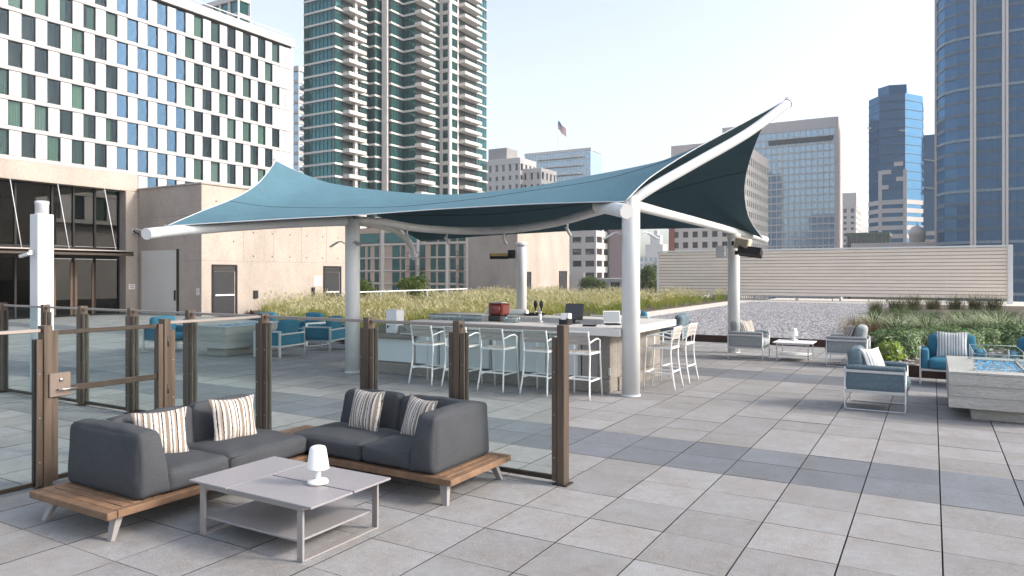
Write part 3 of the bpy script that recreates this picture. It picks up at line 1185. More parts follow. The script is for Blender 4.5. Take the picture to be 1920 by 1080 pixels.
top = cpart(sheet(G, .0), 'sail_top', m_canopy)
cpart(sheet(G, -.012), 'sail_underside', m_cloth_shaded)  # separate sheet that carries the darker, shaded cloth colour
for nm, P in (('edge_hem', c_front), ('edge_hem', c_e1), ('edge_hem', c_e3), ('edge_hem', c_e4), ('edge_hem', c_back), ('edge_hem', c_e2)):
    cpart(MB().tube(P, .010, 6), nm, m_hem)
for row in (7, 24):
    cpart(MB().tube([p + Vector((0, 0, .004)) for p in G[row]], .006, 4), 'seam', m_cloth_shaded, top) if row == 7 else cpart(MB().tube([p + Vector((0, 0, -.018)) for p in G[row]], .007, 4), 'seam', m_black, top)
pipes = {
    'boom_pipe': ([(-11.80, 7.55, 2.67), (-11.89, 7.98, 2.73), (-11.25, 9.05, 2.88), (-10.6, 9.9, 2.97), (-10.04, 10.79, 3.04)], .098),
    'ring_pipe': ([(-10.04, 10.79, 3.06), (-9.9, 11.58, 3.05), (-9.82, 12.56, 2.99), (-9.13, 13.43, 2.95), (-7.99, 13.63, 2.96), (-6.73, 13.21, 3.03), (-5.66, 12.45, 3.11), (-4.92, 11.72, 3.13), (-4.3, 11.05, 3.12)], .086),
    'tip_pipe': ([(-4.92, 11.30, 3.13), (-4.5, 10.86, 3.04), (-4.06, 10.42, 2.93)], .112),
    'raised_boom_pipe': ([(-4.21, 10.98, 3.14), (-3.93, 11.26, 3.39), (-3.45, 11.89, 3.81), (-2.79, 12.85, 4.42), (-2.25, 13.64, 5.04)], .082),
    'side_pipe': ([(-4.22, 11.09, 3.10), (-4.44, 13.16, 3.14), (-4.43, 15.25, 3.12), (-4.28, 18.24, 3.04), (-3.81, 19.79, 2.88)], .088),
    'drooping_pipe': ([(-10.05, 10.8, 3.03), (-11.1, 12.62, 3.12), (-12.03, 14.39, 3.13), (-12.47, 15.41, 2.99), (-12.62, 15.9, 2.78), (-12.69, 16.09, 2.52)], .086),
}
for nm, (P, r) in pipes.items():
    po = cpart(MB().tube(spline(P, 36), r, 20), nm, m_pipe)
    if nm == 'drooping_pipe':
        cpart(MB().tube([(-12.69, 16.09, 2.525), (-12.70, 16.12, 2.46), (-12.71, 16.15, 2.36)], [.125, .125, .012], 14, True, False), 'spear_end', m_pipe, po)
    if nm == 'raised_boom_pipe':
        cpart(MB().tube([(-2.25, 13.64, 5.04), (-2.235, 13.66, 5.057)], .090, 20), 'end_plate', m_pipe, po)
    if nm == 'boom_pipe':
        cpart(MB().tube([(-11.80, 7.55, 2.67), (-11.795, 7.535, 2.668)], .104, 20), 'end_plate', m_white, po)
cols = {(-10.04, 10.79): 3.08, (-4.21, 10.98): 3.22, (-4.31, 18.37): 2.98, (-10.35, 18.2): 2.89}
for (x, y), zt in cols.items():
    co = cpart(MB().lathe([(.146, 0), (.146, zt - .02), (.135, zt)], 28, T(x, y, 0)), 'column', m_pipe)
    cpart(MB().lathe([(.158, .001), (.158, .02), (.147, .024)], 28, T(x, y, 0)), 'base_ring', m_white, co)
    if zt < 3:
        cpart(MB().lathe([(.168, zt - .10), (.168, zt + .003), (.15, zt + .012)], 28, T(x, y, 0)), 'column_cap', m_pipe, co)
# shackles and cable ends
for p in ((-4.15, 10.60, 3.08), (-11.95, 7.98, 2.83), (-2.27, 13.70, 5.13), (-3.79, 19.15, 2.93), (-12.52, 16.22, 2.87), (-12.82, 11.25, 4.55)):
    cpart(MB().tube([(p[0] + .03 * math.cos(a), p[1], p[2] + .03 * math.sin(a)) for a in [k * .7 for k in range(10)]], .010, 6), 'shackle', m_steel)
# wing lights on the columns
def wing_light(x, y, z, ax, ay, label):
    t = thing('column_light', label, 'light', (x, y, z))
    MB().tube([(0, 0, 0), (ax * .07, ay * .07, .045), (ax * .15, ay * .15, .03)], .012, 8).build('arm', m_pipe, t)
    M = T(ax * .22, ay * .22, -.02, 0, 0, math.atan2(ay, ax)) @ Matrix.Rotation(R(32), 4, 'Y')
    MB().cbox(-.09, .09, -.055, .055, -.014, .014, .006, M).build('head', m_silver, t)
    return t


wing_light(-10.166, 10.70, 2.58, -.86, -.5, 'small silver wing light on the left side of the left canopy column')
wing_light(-9.93, 10.68, 2.58, .86, -.3, 'small silver wing light on the right side of the left canopy column')
wing_light(-4.335, 10.90, 2.60, -.86, -.5, 'small silver wing light on the left side of the front right column')
wing_light(-4.085, 11.05, 2.60, .86, .5, 'small silver wing light on the right side of the front right column')
# spot lights hanging from the ring pipe
for (x, y, z), lb in zip([(-9.86, 12.3, 2.925), (-9.45, 13.2, 2.88), (-8.2, 13.63, 2.87), (-6.3, 12.93, 2.975)],
                         ['leftmost small white spot light under the curved canopy pipe', 'second small white spot light from the left under the curved pipe', 'small white spot light under the lowest stretch of the curved pipe', 'rightmost small white spot light under the curved canopy pipe']):
    t = thing('pipe_spot_light', lb, 'light', (x, y, z))
    MB().lathe([(.02, -.07), (.02, .0)], 10).build('stem', m_white, t)
    MB().lathe([(.03, -.1), (.036, .1)], 12, T(.03, -.02, -.15, R(20), R(-22))).build('head', m_white, t)

# infrared heater on the rear left column, speaker and heater on the rear right column
t = thing('patio_heater', 'black wall heater with amber bars on the rear left column', 'heater', (-10.52, 18.1, 2.52))
MB().cbox(-.20, -.02, -.08, .08, -.09, .16, .008).build('mount_box', m_black, t)
MB().cbox(-.28, .28, -.06, .06, -.07, .07, .01, T(-.42, -.18, -.02, R(-40), 0, R(25))).build('housing', m_dark, t)
for k in range(4):
    MB().box(-.25, .25, -.005, .005, -.006, .006, T(-.42, -.18, -.02, R(-40), 0, R(25)) @ T(0, -.068, -.045 + .03 * k)).build('heating_bar', m_heater, t)
t = thing('loudspeaker', 'beige outdoor loudspeaker on the rear right canopy column', 'speaker', (-4.15, 18.12, 2.73))
MB().cbox(-.02, .35, -.24, -.02, -.12, .16, .02, T(0, 0, 0, 0, R(12), R(-8))).build('cabinet', m_beige, t)
MB().cbox(.02, .33, -.256, -.242, -.09, .13, .004, T(0, 0, 0, 0, R(12), R(-8))).build('grille', m_mesh, t)
MB().cbox(-.12, .02, -.16, -.05, -.05, .05, .004).build('bracket', m_dark, t)
t = thing('patio_heater', 'black wall heater under the beige loudspeaker', 'heater', (-4.10, 18.10, 2.50))
MB().cbox(0, .55, -.30, -.02, -.10, .08, .012, T(0, 0, 0, R(-22), R(8), 0)).build('housing', m_dark, t)
MB().cbox(-.10, .02, -.1, 0, -.05, .05, .004).build('bracket', m_dark, t)
t = thing('junction_box', 'white electrical box on the left of the rear right column', 'box', (-4.50, 18.25, 2.52))
MB().cbox(-.20, .03, -.10, .06, -.14, .16, .008).build('box_body', m_white, t)
MB().cbox(-.18, .01, -.112, -.102, -.12, .14, .003).build('cover', m_white, t)

# ================================================================== BAR
BX0, BX1, BY0, BY1 = -9.62, -4.58, 11.0, 13.55
bar = thing('bar_counter', 'long stone-topped bar with frosted glass front under the blue canopy', 'bar', (-7.1, 12.3, 0))
B0 = Vector((-7.1, 12.3, 0))


def bpart(b, name, m, parent=None):
    b.v = [(p[0] - B0.x, p[1] - B0.y, p[2] - B0.z) for p in b.v]
    return b.build(name, m, parent or bar)


# plinth ring
bpart(MB().cbox(BX0, BX1, BY0 - .03, BY0 + .34, 0.001, .225, .01), 'plinth', m_barconc)
bpart(MB().cbox(BX1 - .34, BX1 + .03, BY0 + .345, BY1, 0.001, .225, .01), 'plinth', m_barconc)
bpart(MB().cbox(BX0, BX1 - .345, BY1 - .34, BY1, 0.001, .225, .01), 'plinth', m_barconc)
# front: frosted panels between thin mullions, low service end at the left
bpart(MB().box(BX0 + .02, -5.12, BY0 + .06, BY0 + .30, .226, .955), 'carcass', m_barconc).name = 'carcass'
xs = [BX0 + .02, -8.66, -8.08, -7.50, -6.92, -6.34, -5.76, -5.14]
for i, (a, c) in enumerate(zip(xs[:-1], xs[1:])):
    zt = .70 if i == 0 else .93
    bpart(MB().cbox(a + .03, c - .03, BY0 + .018, BY0 + .058, .245, zt, .004), 'frosted_panel', m_frost)
for x in xs[1:]:
    bpart(MB().cbox(x - .022, x + .022, BY0 + .010, BY0 + .059, .228, .94, .003), 'mullion', m_mull)
bpart(MB().cbox(-5.10, -4.80, BY0 + .02, BY0 + .32, .226, .953, .006), 'end_panel', m_taupe)
bpart(MB().cbox(-4.79, BX1 - .002, BY0 - .005, BY0 + .34, .226, .953, .008), 'corner_pier', m_barconc)
bpart(MB().cbox(BX1 - .30, BX1 - .006, BY0 + .345, BY1 - .01, .226, .953, .008), 'side_wall', m_barconc)
bpart(MB().cbox(BX0 + .05, BX1 - .31, BY1 - .30, BY1 - .02, .226, .953, .008), 'rear_wall', m_barconc)
bpart(MB().cbox(-8.60, BX1 + .25, BY0 - .20, BY0 + .55, .957, 1.085, .01), 'counter_top', m_stone)
bpart(MB().cbox(BX1 - .50, BX1 + .25, BY0 + .553, BY1 + .20, .957, 1.085, .01), 'counter_top', m_stone)
bpart(MB().cbox(BX0 - .05, BX1 - .503, BY1 - .55, BY1 + .20, .957, 1.085, .01), 'counter_top', m_stone)
bpart(MB().cbox(BX0 - .05, -8.603, BY0 - .06, BY0 + .55, .957, .80 if False else 1.03, .01), 'counter_top', m_stone) if False else bpart(MB().cbox(BX0 - .05, -8.60, BY0 - .10, BY0 + .60, .715, .795, .01), 'service_shelf', m_barconc)
bpart(MB().cbox(-4.60, -4.575, BY0 - .02, BY0 + .03, .30, .42, .003), 'outlet', m_silver)

# bar stools ---------------------------------------------------------


def make_stool():
    t = thing('bar_stool', '', 'bar stool')
    w, d, sh = .225, .22, .72
    for s in (-1, 1):
        # rear leg runs up into the back post
        MB().tube(spline([(s * (w + .03), -d - .07, .0), (s * w, -d, .42), (s * w, -d + .01, .74), (s * (w - .005), -d - .05, 1.065)], 16), .0145, 8).build('leg', m_stool, t)
        MB().tube([(s * (w + .02), d + .04, 0), (s * w, d, .72), (s * w, d - .005, .905)], .0145, 8).build('leg', m_stool, t)
        MB().tube(spline([(s * w, d - .005, .90), (s * (w + .012), .05, .935), (s * w, -d - .005, .885)], 12), .013, 8).build('arm_rest', m_stool, t)
        MB().cbox(s * w - .012, s * w + .012, -d, d, .27, .295, .003).build('foot_rail', m_stool, t)
    MB().cbox(-w, w, -d - .035, -d - .012, .30, .325, .003).build('foot_rail', m_stool, t)
    MB().cbox(-w, w, d + .005, d + .03, .27, .295, .003).build('foot_rail', m_stool, t)
    f = MB()
    f.cbox(-w - .012, w + .012, -d - .012, -d + .018, .695, .725, .004)
    f.build('seat_frame', m_stool, t)
    MB().cbox(-w - .012, w + .012, d - .018, d + .012, .695, .725, .004).build('seat_frame', m_stool, t)
    for s in (-1, 1):
        MB().cbox(s * (w - .0) - .013, s * (w - .0) + .013, -d + .02, d - .02, .695, .725, .004).build('seat_frame', m_stool, t)
    for k in range(4):
        x = -w + .06 + k * .11
        MB().cbox(x - .047, x + .047, -d + .022, d - .022, .712, .733, .004).build('seat_slat', m_slat, t)
    for k in range(3):
        z = .885 + k * .065
        y = -d - .012 - .015 * k
        MB().cbox(-w + .016, w - .016, y - .009, y + .009, z - .029, z + .029, .004, None).build('back_slat', m_slat, t)
    MB().cbox(-w - .01, w + .01, -d - .062, -d - .038, 1.048, 1.072, .004).build('top_rail', m_stool, t)
    return t


stool = make_stool()
sp = [(-7.87, 10.47, 0, 'white bar stool farthest left along the bar front'), (-7.17, 10.50, .05, 'second white bar stool from the left along the bar front'), (-6.40, 10.47, 0, 'third white bar stool from the left, just right of a bronze fence post'),
      (-5.58, 10.50, -.03, 'fourth white bar stool from the left along the bar front'), (-4.86, 10.50, .03, 'rightmost white bar stool along the bar front, right of the fence end post'),
      (-4.03, 12.02, R(92), 'nearer white bar stool at the right end of the bar'), (-4.03, 12.93, R(88), 'farther white bar stool at the right end of the bar')]
for i, (x, y, rz, lb) in enumerate(sp):
    if i == 0:
        stool.location = (x, y, 0)
        stool.rotation_euler = (0, 0, rz)
        tag(stool, lb, 'bar stool', 'white bar stools around the bar')
    else:
        copy_tree(stool, (x, y, 0), rz, lb)
for x, lb in zip((-8.9, -8.1, -7.2, -6.3, -5.4), ('leftmost white stool back showing over the far bar counter', 'second white stool back from the left over the far bar counter', 'white stool back over the far counter near the red machine',
                                                  'white stool back over the far counter near the beer tap', 'rightmost white stool back over the far counter near the screens')):
    copy_tree(stool, (x, 14.28, 0), math.pi + random.uniform(-.06, .06), lb, 'stools on the far side of the bar')

# things on the bar -------------------------------------------------
t = thing('drink_dispenser', 'white upright dispenser box with a small tap at the left end of the bar', 'dispenser', (-9.22, 11.12, .796))
MB().cbox(-.14, .14, -.12, .12, 0.001, .47, .015).build('body', m_white, t)
MB().tube([(-.05, -.12, .14), (-.05, -.17, .15), (-.05, -.18, .11)], .012, 8).build('tap', m_dark, t)
t = thing('glass_tray', 'clear glass tray box on the lower bar shelf', 'tray', (-8.86, 11.12, .796))
MB().cbox(-.14, .16, -.14, .14, 0.001, .02, .004).build('tray', m_white, t)
MB().box(-.13, .15, -.13, -.125, .022, .17).build('pane', m_clear, t)
t = thing('towel_roll', 'long white rolled cloth lying on the bar', 'cloth', (-8.05, 13.45, 1.086))
MB().tube(spline([(-.5, 0, .06), (-.1, .02, .075), (.35, -.01, .07), (.55, 0, .065)], 18), [.045] + [.062] * 16 + [.068] * 2 + [.05] * 0, 12).build('roll', m_paperw, t) if False else MB().tube(spline([(-.5, 0, .062), (-.1, .02, .062), (.35, -.01, .062), (.55, 0, .062)], 18), .06, 12).build('roll', m_paperw, t)
t = thing('black_tray', 'flat dark tray behind the rolled cloth on the bar', 'tray', (-7.35, 13.5, 1.086))
MB().lathe([(.20, .001), (.25, .04), (.245, .045), (.19, .012)], 20).build('rim', m_dark, t)
tg = MB().lathe([(.026, 0), (.036, .11), (.033, .11), (.024, .008)], 12).mesh('tumbler', m_tumbler)
n = 0
for k in range(34):
    x = -8.45 + .068 * (k % 17) + random.uniform(-.008, .008)
    y = 11.25 + .10 * (k // 17)
    o = obj('tumbler', tg, None, (x, y, 1.0865))
    tag(o, 'small clear tumbler in the rows of glasses on the bar counter', 'glass', 'rows of glasses on the bar')
for k in range(8):
    o = obj('tumbler', tg, None, (-6.72 + .075 * (k % 4), 11.22 + .09 * (k // 4), 1.0865))
    tag(o, 'clear tumbler standing right of the red machine on the bar', 'glass', 'glasses right of the red machine')
t = thing('juice_machine', 'red and black juice machine standing on the bar', 'machine', (-7.02, 11.45, 1.086), R(-10))
MB().cbox(-.15, .15, -.12, .12, 0.001, .12, .015).build('base', m_black, t)
MB().cbox(-.16, .20, -.12, .12, .122, .335, .03).build('body', m_red, t)
MB().lathe([(.085, 0), (.085, .03), (.06, .045)], 18, T(.08, -.12, .23, R(90))).build('dial', m_red, t)
MB().lathe([(.09, 0), (.10, .08), (.07, .16), (.02, .18)], 16, T(-.15, 0, .17)).build('hopper', m_tumbler, t)
MB().cbox(-.12, .16, -.09, .09, .345, .362, .005).build('lid', m_silver, t)
t = thing('beer_tap', 'silver beer tap tower with two dark handles on the bar', 'tap', (-6.22, 11.62, 1.086))
MB().lathe([(.06, .001), (.06, .015), (.032, .02), (.03, .23), (.034, .235), (.034, .25)], 16).build('tower', m_silver, t)
for s in (-1, 1):
    h = MB().tube([(s * .03, -.02, .19), (s * .06, -.07, .20), (s * .06, -.09, .16)], .011, 8).build('spout', m_silver, t)
    MB().lathe([(.010, 0), (.014, .05), (.036, .10), (.036, .15), (.018, .19), (.01, .2)], 10, T(s * .06, -.06, .205)).build('handle', m_dark, t)
t = thing('till_screen', 'black point of sale screen with a white receipt printer in front', 'screen', (-5.52, 11.55, 1.086), R(-8))
MB().cbox(-.19, .19, -.012, .02, .07, .36, .008, T(0, 0, 0, R(-10))).build('display', m_screen, t)
MB().cbox(-.08, .08, -.06, .12, .001, .03, .006).build('stand', m_black, t)
MB().cbox(-.03, .03, .02, .05, .03, .2, .004).build('neck', m_black, t)
t = thing('receipt_printer', 'small receipt printer with white paper in front of the black screen', 'printer', (-5.52, 11.27, 1.086), R(-5))
MB().cbox(-.09, .09, -.10, .09, .001, .10, .012).build('body', m_dark, t)
MB().cbox(-.085, .085, -.06, .05, .102, .20, .01, T(0, 0, 0, R(-6))).build('cover', m_paperw, t)
MB().box(-.05, .05, -.10, -.098, .06, .17, T(0, -.02, 0, R(-18))).build('paper', m_paperw, t)
t = thing('tablet_till', 'tilted tablet on a black foot near the bar corner', 'tablet', (-4.83, 11.70, 1.086), R(35))
MB().cbox(-.15, .15, -.008, .008, .03, .25, .004, T(0, 0, 0, R(-20))).build('tablet', m_paperw, t)
MB().cbox(-.14, .14, -.0105, -.0085, .045, .235, .001, T(0, 0, 0, R(-20))).build('screen', mat('tablet_glass', (.30, .33, .35), .2), t)
MB().cbox(-.12, .12, -.16, .10, .001, .022, .006).build('foot', m_black, t)
t = thing('keypad', 'flat black keypad lying between the two bar screens', 'keypad', (-5.0, 11.12, 1.086), R(12))
MB().cbox(-.11, .11, -.07, .07, .001, .03, .008).build('case', m_dark, t)
for k in range(12):
    MB().cbox(-.08 + .045 * (k % 4) - .015, -.08 + .045 * (k % 4) + .015, -.045 + .04 * (k // 4) - .012, -.045 + .04 * (k // 4) + .012, .0305, .037, .002).build('key', m_grey, t)
t = thing('menu_stand', 'small clear menu stand near the bar corner', 'menu', (-4.62, 12.35, 1.086), R(70))
MB().box(-.09, .09, -.002, .002, .006, .2, T(0, 0, 0, R(-8))).build('leaf', m_clear, t)
MB().cbox(-.09, .09, -.03, .03, .001, .007, .001).build('foot', m_clear, t)

# ================================================================== CORNER SOFA
m_pillow = stripe_mat('striped_cushion', [(0, (.58, .545, .51)), (.05, (.035, .03, .028)), (.085, (.60, .565, .53)), (.16, (.25, .195, .15)), (.27, (.60, .57, .535)), (.33, (.05, .042, .04)), (.36, (.56, .53, .50)), (.43, (.34, .27, .22)), (.50, (.035, .03, .03)),
                                            (.535, (.60, .565, .53)), (.62, (.27, .22, .18)), (.72, (.60, .57, .54)), (.78, (.05, .045, .04)), (.805, (.42, .38, .35)), (.87, (.61, .575, .54)), (.94, (.27, .215, .18))])
m_pillow2 = stripe_mat('striped_cushion_grey', [(0, (.68, .68, .67)), (.07, (.16, .16, .18)), (.12, (.70, .70, .69)), (.2, (.30, .30, .33)), (.29, (.70, .70, .68)), (.4, (.10, .10, .11)), (.44, (.66, .66, .65)), (.55, (.36, .35, .36)), (.63, (.70, .70, .69)), (.74, (.20, .20, .22)), (.8, (.70, .70, .69)), (.9, (.42, .42, .44))])
sofa = thing('corner_sofa', 'charcoal corner sofa with rounded arms on a low teak platform', 'sofa', (-5.2, 4.9, 0))
S0 = Vector((-5.2, 4.9, 0))


def spart(b, name, m, parent=None):
    b.v = [(p[0] - S0.x, p[1] - S0.y, p[2] - S0.z) for p in b.v]
    return b.build(name, m, parent or sofa)


ZD = .235
deck = spart(MB().prism([(-6.20, 2.99), (-5.14, 2.99), (-5.14, 4.93), (-3.49, 4.93), (-3.49, 5.90), (-6.20, 5.90)], ZD - .045, ZD - .029), 'platform', m_teak_edge)
# perimeter boards
for (x0, x1, y0, y1) in ((-6.21, -5.13, 2.98, 3.055), (-6.21, -6.135, 3.06, 5.835), (-5.205, -5.13, 3.06, 4.918), (-5.125, -3.555, 4.92, 4.995), (-3.555 + .004, -3.48, 4.92, 5.835), (-6.21, -3.48, 5.84, 5.915)):
    spart(MB().cbox(x0, x1, y0, y1, ZD - .055, ZD, .004), 'border_plank', m_teak, deck)
for k in range(5):
    y = 3.062 + k * .082
    spart(MB().cbox(-6.13, -5.212, y, y + .069, ZD - .028, ZD - .001, .003), 'plank', m_teak, deck)
for k in range(4):
    x = -3.558 - (k + 1) * .082
    spart(MB().cbox(x, x + .069, 5.0, 5.832, ZD - .028, ZD - .001, .003), 'plank', m_teak, deck)
for k in range(9):
    x = -6.128 + k * .082
    spart(MB().cbox(x, x + .068, 4.96, 5.835, ZD - .028, ZD + .004, .003), 'plank', m_teak, deck)
for (x, y, dx, dy) in ((-6.05, 3.12, -.06, -.07), (-5.24, 3.12, .02, -.06), (-3.62, 5.03, .05, -.06), (-3.63, 5.80, .06, .06), (-6.1, 5.8, -.04, .04), (-5.22, 4.95, .0, .0)):
    b = MB()
    s0, s1 = .042, .026
    vs = [(x - s0, y - .028, ZD - .05), (x + s0, y - .028, ZD - .05), (x + s0, y + .028, ZD - .05), (x - s0, y + .028, ZD - .05),
          (x + dx - s1, y + dy - .016, 0.001), (x + dx + s1, y + dy - .016, 0.001), (x + dx + s1, y + dy + .016, 0.001), (x + dx - s1, y + dy + .016, 0.001)]
    b.add(vs, [(0, 1, 2, 3), (7, 6, 5, 4), (0, 4, 5, 1), (1, 5, 6, 2), (2, 6, 7, 3), (3, 7, 4, 0)])
    spart(b, 'leg', m_taupe)


def crease(vs, a=.005):
    """Small hollows and pull folds of stuffed upholstery."""
    out = []
    for x, y, z in vs:
        h = math.sin(x * 9.1 + 2.3 * math.sin(y * 5.7)) * math.sin(y * 8.3 + 1.7 * math.sin(z * 6.1)) + .6 * math.sin(x * 21 + y * 17 + z * 13)
        out.append((x + a * .6 * h, y + a * .6 * math.sin(h * 2 + z * 11), z + a * h))
    return out


def seat(x0, x1, y0, y1, z0, z1, nm='seat_cushion', r=.05, puff=.02):
    b = MB().soft(x1 - x0, y1 - y0, z1 - z0, r, puff, 21, T((x0 + x1) / 2, (y0 + y1) / 2, (z0 + z1) / 2))
    b.v = crease(b.v)
    o = spart(b, nm, m_sofa)
    i = .012
    P = [(x0 + i, y0 + i, z1 - .028), (x1 - i, y0 + i, z1 - .028), (x1 - i, y1 - i, z1 - .028), (x0 + i, y1 - i, z1 - .028), (x0 + i, y0 + i, z1 - .028)]
    spart(MB().tube(P, .0065, 6), 'piping', m_sofa, o)
    return o


def shaped_arm(profile, y0, y1, along, name, pos):
    """Upholstered arm or back: closed profile extruded with rounded ends."""
    pass


def tapered(x0, x1, y0, y1, z0, z1, tx=(0, 0), ty=(0, 0), r=.07, puff=.015, name='arm'):
    """Soft block whose top is drawn in by tx (left,right) and ty (front,back)."""
    b = MB().soft(x1 - x0, y1 - y0, z1 - z0, r, puff, 23)
    cx, cy, cz = (x0 + x1) / 2, (y0 + y1) / 2, (z0 + z1) / 2
    out = []
    for x, y, z in b.v:
        u = (z + (z1 - z0) / 2) / (z1 - z0)
        lo, hi = -(x1 - x0) / 2 + tx[0] * u, (x1 - x0) / 2 - tx[1] * u
        x = lo + (x + (x1 - x0) / 2) / (x1 - x0) * (hi - lo)
        lo, hi = -(y1 - y0) / 2 + ty[0] * u, (y1 - y0) / 2 - ty[1] * u
        y = lo + (y + (y1 - y0) / 2) / (y1 - y0) * (hi - lo)
        out.append((x + cx, y + cy, z + cz))
    b.v = crease(out)
    return spart(b, name, m_sofa)


# left run: arm at the camera end, back along the fence
tapered(-6.20, -5.18, 3.25, 3.55, ZD, .74, (.03, .03), (.01, .10), .05, .035, 'arm')
tapered(-6.16, -5.90, 3.50, 4.28, ZD, .735, (.05, .07), (0, 0), .06, .012, 'back_cushion')
tapered(-6.16, -5.90, 4.285, 4.99, ZD, .735, (.05, .07), (0, .02), .06, .015, 'back_cushion')
seat(-5.92, -5.17, 3.49, 4.07, ZD + .002, .415)
seat(-5.92, -5.17, 4.075, 4.955, ZD + .002, .415)
# right run: back along the far fence, arm at the right end
tapered(-5.45, -4.66, 5.60, 5.86, ZD, .735, (.04, 0), (.09, .03), .06, .015, 'back_cushion')
tapered(-4.655, -3.78, 5.60, 5.86, ZD, .735, (0, 0), (.09, .03), .06, .012, 'back_cushion')
seat(-5.44, -4.52, 4.958, 5.62, ZD + .002, .415)
seat(-4.515, -3.93, 4.95, 5.62, ZD + .002, .415)
tapered(-3.98, -3.67, 4.945, 5.86, ZD, .74, (.10, .01), (.03, .03), .05, .035, 'arm')

for (x, y, z, rz, rx, s, lb) in ((-5.74, 3.80, .575, R(62), R(-16), .44, 'brown striped cushion against the left sofa arm, nearest the camera'), (-5.70, 4.52, .585, R(76), R(-16), .44, 'brown striped cushion on the left sofa run, farther from the arm'),
                                 (-4.90, 5.46, .590, R(-4), R(-15), .44, 'brown striped cushion at the middle of the right sofa run'), (-4.24, 5.46, .575, R(-14), R(-17), .43, 'brown striped cushion tucked against the right sofa arm')):
    o = MB().pillow(s, .15, 15).build('scatter_cushion', m_pillow, None, (x, y, z))
    o.rotation_euler = (rx, random.uniform(-.04, .04), rz)
    tag(o, lb, 'cushion', 'striped cushions on the corner sofa')

# ================================================================== COFFEE TABLE


def coffee_table(name, label, loc, w, d, h, m_top, m_leg, t_leg, panels=True):
    t = thing(name, label, 'table', loc)
    x0, x1, y0, y1 = -w / 2, w / 2, -d / 2, d / 2
    if panels:
        xm = x0 + w * .335
        MB().cbox(x0, xm - .008, y0, y1, h - .016, h, .002).build('top_panel', m_top, t)
        MB().cbox(xm + .008, x1, y0, -.008, h - .016, h, .002).build('top_panel', m_top, t)
        MB().cbox(xm + .008, x1, .008, y1, h - .016, h, .002).build('top_panel', m_top, t)
        MB().box(x0 + .14, x1 - .14, y0 + .04, y1 - .04, h - .03, h - .0175).build('top_support', m_dark, t)
    else:
        MB().cbox(x0, x1, y0, y1, h - .02, h, .003).build('top_panel', m_top, t)
    lx, ly = w / 2 - .10 * w, d / 2 - .03
    a = t_leg
    for s in (-1, 1):
        for q in (-1, 1):
            MB().cbox(s * lx - a / 2, s * lx + a / 2, q * ly - .010, q * ly + .010, .012, h - .051, .003).build('leg', m_leg, t)
        MB().cbox(s * lx - a / 2, s * lx + a / 2, -ly - .01, ly + .01, 0.0005, .0115, .002).build('runner', m_leg, t)
        MB().cbox(s * lx - a / 2, s * lx + a / 2, -ly + .012, ly - .012, h - .05, h - .018, .003).build('apron', m_leg, t)
        MB().cbox(-lx + a / 2 + .001 - (a), lx - a / 2 - .001 + (a), s * ly - .011, s * ly + .011, h - .05, h - .0175, .003).build('apron', m_leg, t)
    MB().cbox(-lx + a / 2 + .001, lx - a / 2 - .001, -ly + .012, ly - .012, h * .30, h * .30 + .016, .002).build('shelf', m_top, t)
    return t


coffee_table('coffee_table', 'low grey metal coffee table with split top in front of the sofa', (-4.235, 3.87, 0), 1.29, .82, .40, m_tabletop, m_taupe, .055)
coffee_table('side_coffee_table', 'low white coffee table between the two light grey armchairs', (-2.73, 17.52, 0), .84, .80, .42, mat('white_table_top', (.74, .73, .71), .4), m_silver, .02, False)


def table_lamp(loc, label):
    t = thing('table_lamp', label, 'lamp', loc)
    MB().lathe([(.060, .001), (.076, .006), (.078, .018), (.070, .030), (.030, .036), (.022, .042)], 28).build('base', m_lamp, t)
    MB().lathe([(.022, .042), (.021, .115)], 16).build('stem', m_lamp, t)
    MB().lathe([(.020, .116), (.084, .114), (.083, .122), (.060, .262), (.052, .276), (.034, .283), (.008, .284)], 28).build('lamp_shade', m_lamp, t)
    return t


table_lamp((-3.955, 3.88, .4005), 'small white plastic lamp on the coffee table')
table_lamp((-2.78, 17.75, .4205), 'small white lamp on the white coffee table by the gravel')

# ================================================================== ARMCHAIRS


